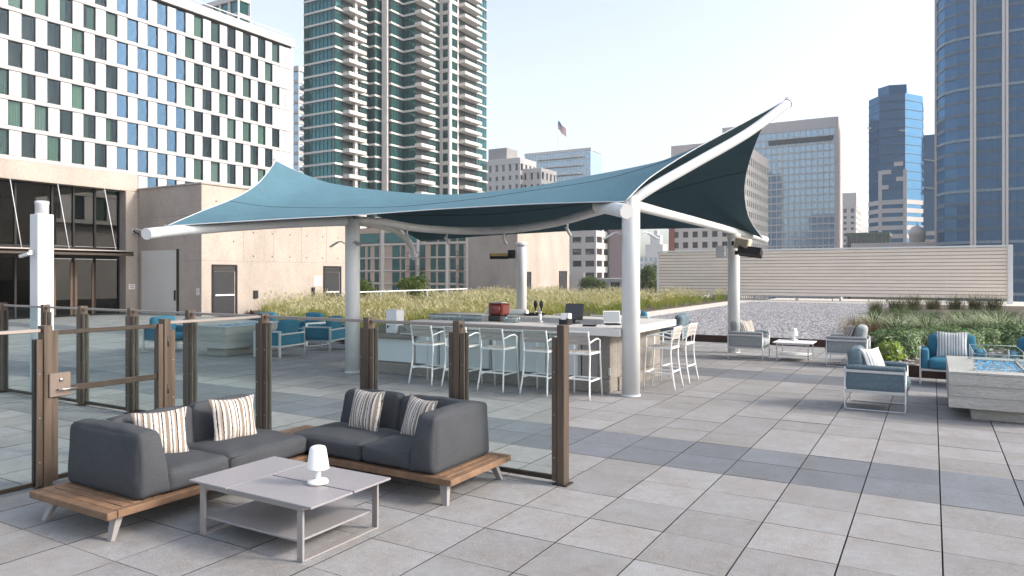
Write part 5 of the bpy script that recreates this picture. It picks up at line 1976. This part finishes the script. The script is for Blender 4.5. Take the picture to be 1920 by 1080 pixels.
for (p0, p1) in ((665, 711), (722, 782), (800, 820), (824, 838), (846, 856), (860, 872)):
    f = pp(MB().box(pxx(p0, YP), pxx(p1, YP), YP - .12, YP + .003, 8.0, 9.9), 'window', m_mulld)
    nn = max(2, round((pxx(p1, YP) - pxx(p0, YP)) / .8))
    for k in range(nn):
        u0, u1 = lerp(pxx(p0, YP), pxx(p1, YP), k / nn) + .05, lerp(pxx(p0, YP), pxx(p1, YP), (k + 1) / nn) - .05
        pp(MB().box(u0, u1, YP - .135, YP - .121, 8.07, 9.82), 'pane', m_tealglass, f)

# ================================================================== SKYLINE


def block(name, label, x0, x1, y0, y1, z1, wall, glass, fh, band, bay, pier, top=1.2, zb=-15, bandm=None, proud=.35, roof=None, cols=True):
    """Far building: glazed core, floor bands and piers standing proud of it, parapet."""
    t = thing(name, label, 'building', ((x0 + x1) / 2, (y0 + y1) / 2, zb))
    c = Vector(((x0 + x1) / 2, (y0 + y1) / 2, zb))

    def q(b, nm, m):
        b.v = [(p[0] - c.x, p[1] - c.y, p[2] - c.z) for p in b.v]
        return b.build(nm, m, t)
    q(MB().box(x0 + proud, x1 - proud, y0 + proud, y1 - proud, zb, z1 - .1), 'glazing', glass)
    b = MB()
    z = z1 - top - fh
    while z > max(zb, -12):
        b.box(x0 + .06, x1 - .06, y0 + .06, y1 - .06, z - band / 2, z + band / 2)
        z -= fh
    tag(q(b, 'floor_band', bandm or wall), kind='stuff')
    if pier:
        b = MB()
        n = max(1, round((x1 - x0) / bay))
        for i in range(n + 1):
            u = lerp(x0, x1, i / n)
            b.box(max(x0, u - pier / 2), min(x1, u + pier / 2), y0, y0 + proud + .05, zb, z1 - top)
        n = max(1, round((y1 - y0) / bay))
        for i in range(1, n + 1):
            u = lerp(y0, y1, i / n)
            b.box(x1 - proud - .05, x1, u - pier / 2, min(y1, u + pier / 2), zb, z1 - top)
        tag(q(b, 'pier', wall), kind='stuff')
    q(MB().cbox(x0 - .05, x1 + .05, y0 - .05, y1 + .05, z1 - top, z1, .08), 'parapet', roof or wall)
    return t, q


block('penthouse_block', 'glass and white rooftop storeys rising behind the hotel roof', -139, -127, 101.7, 105, 61.5, m_condowhite, m_tealglass, 3.0, .7, 3, .5)
t, q = block('slim_tower', 'narrow white tower squeezed between the hotel and the teal tower', -166, -160.2, 149.5, 163, 63.3, m_farwhite, m_paleglass, 3.0, .8, 2.6, .5, 1.6)
for k in range(16):
    q(MB().box(-160.1, -159.0, 150.5, 155, 12 + 3 * k - .2, 12 + 3 * k + .7), 'balcony', m_farwhite)
block('white_apartment_block', 'white apartment block with small windows right of the teal tower', -146, -129, 225.7, 238, 44.5, m_farwhite, m_wdark, 3.3, 1.7, 3.0, 1.7, 2.2)
block('white_apartment_block', 'lower wing of the white apartment block with grey roof top', -129.5, -121.5, 228, 240, 40.5, m_farwhite, m_wdark, 3.3, 1.7, 3.0, 1.7, 1.6)
tag(MB().box(-144, -136, 228, 236, 44.5, 49).build('roof_plant_room', m_grey), 'brown grey roof plant room on the white apartment block', 'building')

# stepped glass building with the flag
t = thing('stepped_glass_building', 'pale glass office building with stepped terraces and a flag on top', 'building', (-195, 386, -15))


def sg(b, nm, m):
    b.v = [(p[0] + 195, p[1] - 386, p[2] + 15) for p in b.v]
    return b.build(nm, m, t)


sg(MB().box(-217, -173, 386, 402, -15, 75), 'upper_glazing', m_paleglass)
for k, (x0, z) in enumerate(((-208, 72), (-203, 67), (-197, 62), (-194, 57), (-188, 51), (-184, 45))):
    sg(MB().cbox(x0, -177 - k * .9, 384.2 - k * .2, 386, z - .7, z, .1), 'terrace_ledge', m_farwhite)
b = MB()
for k in range(22):
    b.box(-217.1, -172.9, 385.85, 385.99, 8 + k * 3.1, 8.3 + k * 3.1)
for k in range(22):
    b.box(-217 + k * 2.05, -216.8 + k * 2.05, 385.8, 385.98, -10, 75)
tag(sg(b, 'mullion', m_farwhite), kind='stuff')
sg(MB().cbox(-217.4, -172.6, 385.7, 402.4, 75, 76.6, .1), 'parapet', m_farwhite)
t = thing('flag_pole', 'tall white flag pole with a red white and blue flag on the stepped building', 'flag pole', (-196.5, 390, 76.6))
MB().tube([(0, 0, 0), (0, 0, 19.5)], [.16, .10], 8).build('pole', m_white, t)
MB().lathe([(.02, 19.5), (.25, 19.65), (.25, 19.85), (.02, 20)], 8).build('finial', m_white, t)
m_fr, m_fw, m_fb = mat('flag_red', (.45, .03, .04), .8), mat('flag_white', (.75, .73, .73), .8), mat('flag_blue', (.03, .05, .18), .8)
b = MB()
nu, nv = 16, 13
vs, fs, ms = [], [], []
for i in range(nu + 1):
    for j in range(nv + 1):
        u, v = i / nu, j / nv
        vs.append((.15 + u * 5.2, .7 * math.sin(u * 7 + v * 1.5) * u, 18.8 - v * 5.0 - 5.6 * u ** 1.15 + .3 * math.sin(u * 9)))
for i in range(nu):
    for j in range(nv):
        b.cur = 2 if (i < 7 and j < 7) else (0 if j % 2 == 0 else 1)
        o = (i * (nv + 1) + j, (i + 1) * (nv + 1) + j, (i + 1) * (nv + 1) + j + 1, i * (nv + 1) + j + 1)
        b.f.append(o)
        b.mi.append(b.cur)
        b.sm.append(False)
b.v = vs
fl = b.build('flag', [m_fr, m_fw, m_fb], t)
stars = MB()
for k in range(12):
    u, v = (.06 + .10 * (k % 4)), (.07 + .15 * (k // 4))
    stars.box(.15 + u * 5.2 - .13, .15 + u * 5.2 + .13, .7 * math.sin(u * 7 + v * 1.5) * u - .12, .7 * math.sin(u * 7 + v * 1.5) * u - .10, 18.8 - v * 5.0 - 5.6 * u ** 1.15 + .3 * math.sin(u * 9) - .13, 18.8 - v * 5.0 - 5.6 * u ** 1.15 + .3 * math.sin(u * 9) + .13)
tag(stars.build('stars', m_fw, fl), kind='stuff')

t, q = block('striped_office_block', 'white office block with dark ribbon windows beyond the grass', -92, -76.9, 175.2, 189, 20.5, m_farwhite, m_wdark, 3.2, 1.6, 4.0, 1.1, 1.2)
q(MB().box(-76.6, -72.5, 183, 196, -15, 22), 'brick_flank', mat('far_mauve', (.30, .24, .25), .8))
q(MB().box(-91, -80, 174.0, 175.3, -6, 2.5), 'entrance_bay', m_farpink)
q(MB().box(-88, -84, 173.6, 174.1, -6, 1.8), 'entrance_glass', m_wdark)
t, q = block('far_stepped_tower', 'faint pale stepped tower far off beside the canopy column', -252, -222, 678.9, 700, 20, m_farwhite, m_paleglass, 5, 2.2, 5, 2.2)
q(MB().box(-247, -229, 684, 698, 20, 32), 'middle_stage', m_farwhite)
q(MB().box(-243, -233, 687, 696, 32, 41), 'upper_stage', m_farwhite)
q(MB().box(-240, -236, 689, 694, 41, 46), 'crown', m_farwhite)
block('low_grey_block', 'low grey flat-roofed building beyond the grass by the column', -62, -42, 133.4, 150, 1.2, m_grey, m_wdark, 3.5, 2.4, 5, 3.0, .8)
block('low_grey_block', 'low pale block beyond the grass left of the slatted screen', -66, -54, 190, 205, 5.0, m_farwhite, m_wdark, 3.5, 2.4, 5, 3.0, .8)

t, q = block('beige_tower', 'beige tower with rows of square windows behind the canopy tip', -66, -46.3, 204.7, 244.7, 39.6, m_farbeige, m_wdark, 3.05, 1.35, 2.7, 1.25, 3.2, roof=m_farpink)
q(MB().box(-66.6, -65.0, 204.2, 205.5, -15, 30), 'brick_corner', m_brick)
t, q = block('pale_glass_tower', 'pale blue glass tower with a pink top right of the canopy tip', -90, -38.6, 359.9, 375, 74.8, m_farwhite, m_paleglass, 3.4, .65, 2.6, .35, 5.0, roof=m_farpink)
q(MB().box(-39.0, -37.2, 359.6, 376, -15, 74.6), 'pink_flank', m_farpink)
q(MB().box(-68, -39.5, 359.4, 359.9, 64.0, 66.2), 'louvre_strip', m_mulld)
t, q = block('slim_pink_tower', 'slim pale pink tower between the glass tower and the blue tower', -54, -38.7, 464.2, 500, 42, m_farpink, m_wdark, 3.4, 1.9, 4, 2.2)
q(MB().box(-46, -38.4, 464, 490, 42, 50), 'lift_tower', m_farpink)
t, q = block('green_roofed_block', 'low brown building with green glazing right of the pink tower', -27, -13, 285, 300, 17, m_green, m_wdark, 3, .6, 1.2, .3)
t, q = block('domed_hall', 'low brown hall with arches and a small round cupola', -24, 3.5, 270, 285, 12.6, mat('hall_brown', (.30, .22, .18), .85), m_wdark, 6, 2.5, 4, 1.8, 1.4, roof=m_farpink)
q(MB().lathe([(2.3, 12.6), (2.3, 15), (2.6, 15.2), (2.4, 16.4), (1.6, 17.6), (.3, 18.2), (.1, 19.4)], 14, T(-4.4, 272, 0)), 'cupola', m_farpink)

# blue glass tower, lower half banded with pale spandrels
t = thing('blue_office_tower', 'blue glass office tower with pale banded lower floors', 'building', (-14, 345, -15))


def bo(b, nm, m, kind=None):
    b.v = [(p[0] + 14, p[1] - 345, p[2] + 15) for p in b.v]
    o = b.build(nm, m, t)
    if kind:
        tag(o, kind=kind)
    return o


P1_ = [(-24.0, 349), (-19.6, 342.2), (-9.9, 342), (-3.6, 352), (-3.6, 372), (-24, 372)]
bo(MB().prism(P1_, -15, 78), 'shaft', m_blueglass)
bo(MB().prism([(-20.5, 350), (-16, 346), (-9.5, 348), (-9.5, 362), (-20.5, 362)], 78, 83), 'crown', m_blueglass)
P2_ = [(-24.2, 348.9), (-19.65, 341.9), (-9.8, 341.7), (-3.4, 351.9), (-3.4, 372.2), (-24.2, 372.2)]
b = MB()
for k in range(12):
    b.prism(P2_, -8 + k * 3.6, -6.1 + k * 3.6)
bo(b, 'spandrel_band', m_farpink, 'stuff')
b = MB()
for (x, y) in ((-19.9, 341.6), (-10.6, 341.4)):
    b.box(x, x + 1.4, y, y + .8, -15, 46)
for k, (u0, u1) in enumerate(((-18.5, -16), (-13.2, -10.6), (-18.5, -15), (-14, -10.6))):
    b.box(u0, u1, 341.5, 342.3, 38 + 3.2 * k, 39.8 + 3.2 * k)
bo(b, 'pilaster', m_farpink, 'stuff')
b = MB()
for k in range(11):
    b.prism([(x * 1.0, y - .06) for x, y in P2_], 38 + k * 3.7, 38.16 + k * 3.7)
for k in range(12):
    b.box(-19.5 + k * .87, -19.42 + k * .87, 341.86, 341.99, 36, 78)
bo(b, 'mullion', m_bluespan, 'stuff')
b = MB()
bo(MB().bar((-24.6, 348.6, 66), (-9.6, 341.2, 62), .6, .5), 'white_stripe', m_farwhite)
bo(MB().prism([(x, y) for x, y in ((-3.4, 356), (6, 356), (6, 372), (-3.4, 372))], -15, 62), 'side_shaft', m_blueglass)
b = MB()
for k in range(9):
    b.box(-3.3, 6.1, 355.7, 356.1, -10 + 3.6 * k, -8.2 + 3.6 * k)
bo(b, 'side_spandrel', m_farpink, 'stuff')
for z in (50, 38):
    bo(MB().bar((-3.4, 355.6, z + 1.5), (6, 355.6, z - .5), .5, .5), 'white_stripe', m_farwhite)

# huge blue glass tower at the right edge
t = thing('glass_high_rise', 'huge blue glass high-rise with stone piers at the right edge', 'building', (20, 262, -15))


def gh(b, nm, m, kind=None):
    b.v = [(p[0] - 20, p[1] - 262, p[2] + 15) for p in b.v]
    o = b.build(nm, m, t)
    if kind:
        tag(o, kind=kind)
    return o


OUT = [(1.2, 262), (1.6, 257), (3.2, 252.5), (6.2, 249.6), (9.9, 248.6), (17.2, 248.2), (60, 248.2), (60, 290), (1.2, 290)]
HT = 128
gh(MB().prism(OUT, -15, HT), 'glazing', m_blueglass)


def ring(off, z0, z1):
    c = (28, 268)
    return MB().prism([(x + (x - c[0]) / abs(x - c[0]) * off, y + (y - c[1]) / abs(y - c[1]) * off) for x, y in OUT], z0, z1)


k = 0
z = -4.0
while z < HT - 4:
    bold = k % 4 == 0
    gh(ring(.32 if bold else .12, z, z + (.8 if bold else 1.0)), 'floor_band', mat('tower_light_band', (.17, .235, .29), .5) if bold else m_bluespan)
    z += 3.75
    k += 1
for x, y in ((10.2, 248.2), (17.9, 247.9), (27.0, 247.9), (36.5, 247.9)):
    gh(MB().cbox(x - .75, x - .08, y - .55, y + .6, -15, HT, .05), 'stone_pier', m_farwhite)
    gh(MB().cbox(x + .08, x + .75, y - .55, y + .6, -15, HT, .05), 'stone_pier', m_farwhite)
gh(MB().cbox(.55, 1.25, 260.8, 262.6, -15, HT, .05), 'stone_pier', m_farpink)
b = MB()
u = 11.6
while u < 60:
    b.box(u - .06, u + .06, 247.98, 248.19, -15, HT)
    u += 1.55
tag(gh(b, 'mullion', m_bluespan), kind='stuff')

# ------------------------------------------------------------------ trees beyond the grass
m_bark = mat('tree_bark', (.11, .075, .05), .9, var=.3, vscale=4)
m_leaf = leafmat('tree_leaf', (.095, .14, .035), .5, .3)


def tree(label, loc, h, r, n):
    t = thing('tree', label, 'tree', loc)
    tk = MB()
    tk.tube([(0, 0, 0), (.05, .02, h * .3), (.0, .05, h * .6)], [.16, .12, .07], 8)
    tk.build('trunk', m_bark, t)
    for k in range(5):
        a = 1.26 * k
        MB().tube([(0, 0, h * .38), (r * .4 * math.cos(a), r * .4 * math.sin(a), h * .58), (r * .7 * math.cos(a), r * .7 * math.sin(a), h * .75)], [.06, .045, .02], 6).build('limb', m_bark, t)
    cl = rng.normal(0, 1, (26, 3))
    cl /= np.linalg.norm(cl, axis=1)[:, None]
    cl *= rng.uniform(.35, 1, (26, 1)) * np.array([r, r, h * .26])
    c = np.repeat(cl, n // 26, 0) + rng.normal(0, .16 * r, (n // 26 * 26, 3))
    c[:, 2] += h * .72
    m = len(c)
    d = rng.normal(0, 1, (m, 3))
    e = rng.normal(0, 1, (m, 3))
    d /= np.linalg.norm(d, axis=1)[:, None]
    e /= np.linalg.norm(e, axis=1)[:, None]
    s = rng.uniform(.06, .16, (m, 1)) * r / 1.5
    V = np.stack([c - d * s * .5, c + e * s, c + d * s * .5, c - e * s], 1).reshape(-1, 3)
    F = (np.array([[0, 1, 2, 3]])[None] + (np.arange(m) * 4)[:, None, None]).reshape(-1, 4)
    obj('crown', np_mesh('crown', V, F, m_leaf), t)


tree('leafy tree top in front of the white office block, the left one', (-62.5, 122, -6), 8.6, 3.0, 5200)
tree('leafy tree top in front of the white office block, the right one', (-55.5, 124, -6), 8.2, 2.6, 5200)
tree('leafy tree top beside the slatted screen beyond the column', (-45, 126, -6), 10.0, 2.8, 5200)
tree('bushy young tree in the grass behind the guard rail', (-26.0, 33, 0), 1.9, .9, 3600)
tree('small light green tree in the grass behind the guard rail, the left one', (-26.8, 29.5, 0), 1.6, .7, 2600)

# ------------------------------------------------------------------ thin summer haze over the city
hz_ = MB().box(-420, 160, -30, 900, -17, 140).mesh('haze', [])
mh = bpy.data.materials.new('haze_air')
mh.use_nodes = True
mh.node_tree.nodes.remove(mh.node_tree.nodes['Principled BSDF'])
pv = mh.node_tree.nodes.new('ShaderNodeVolumePrincipled')
pv.inputs['Color'].default_value = (.93, .96, 1.0, 1)
pv.inputs['Density'].default_value = .00032
pv.inputs['Anisotropy'].default_value = .2
mh.node_tree.links.new(pv.outputs[0], mh.node_tree.nodes['Material Output'].inputs['Volume'])
hz_.materials.append(mh)
tag(obj('haze', hz_), 'pale haze hanging over the city', 'haze', kind='stuff')
S.cycles.volume_max_steps = 64
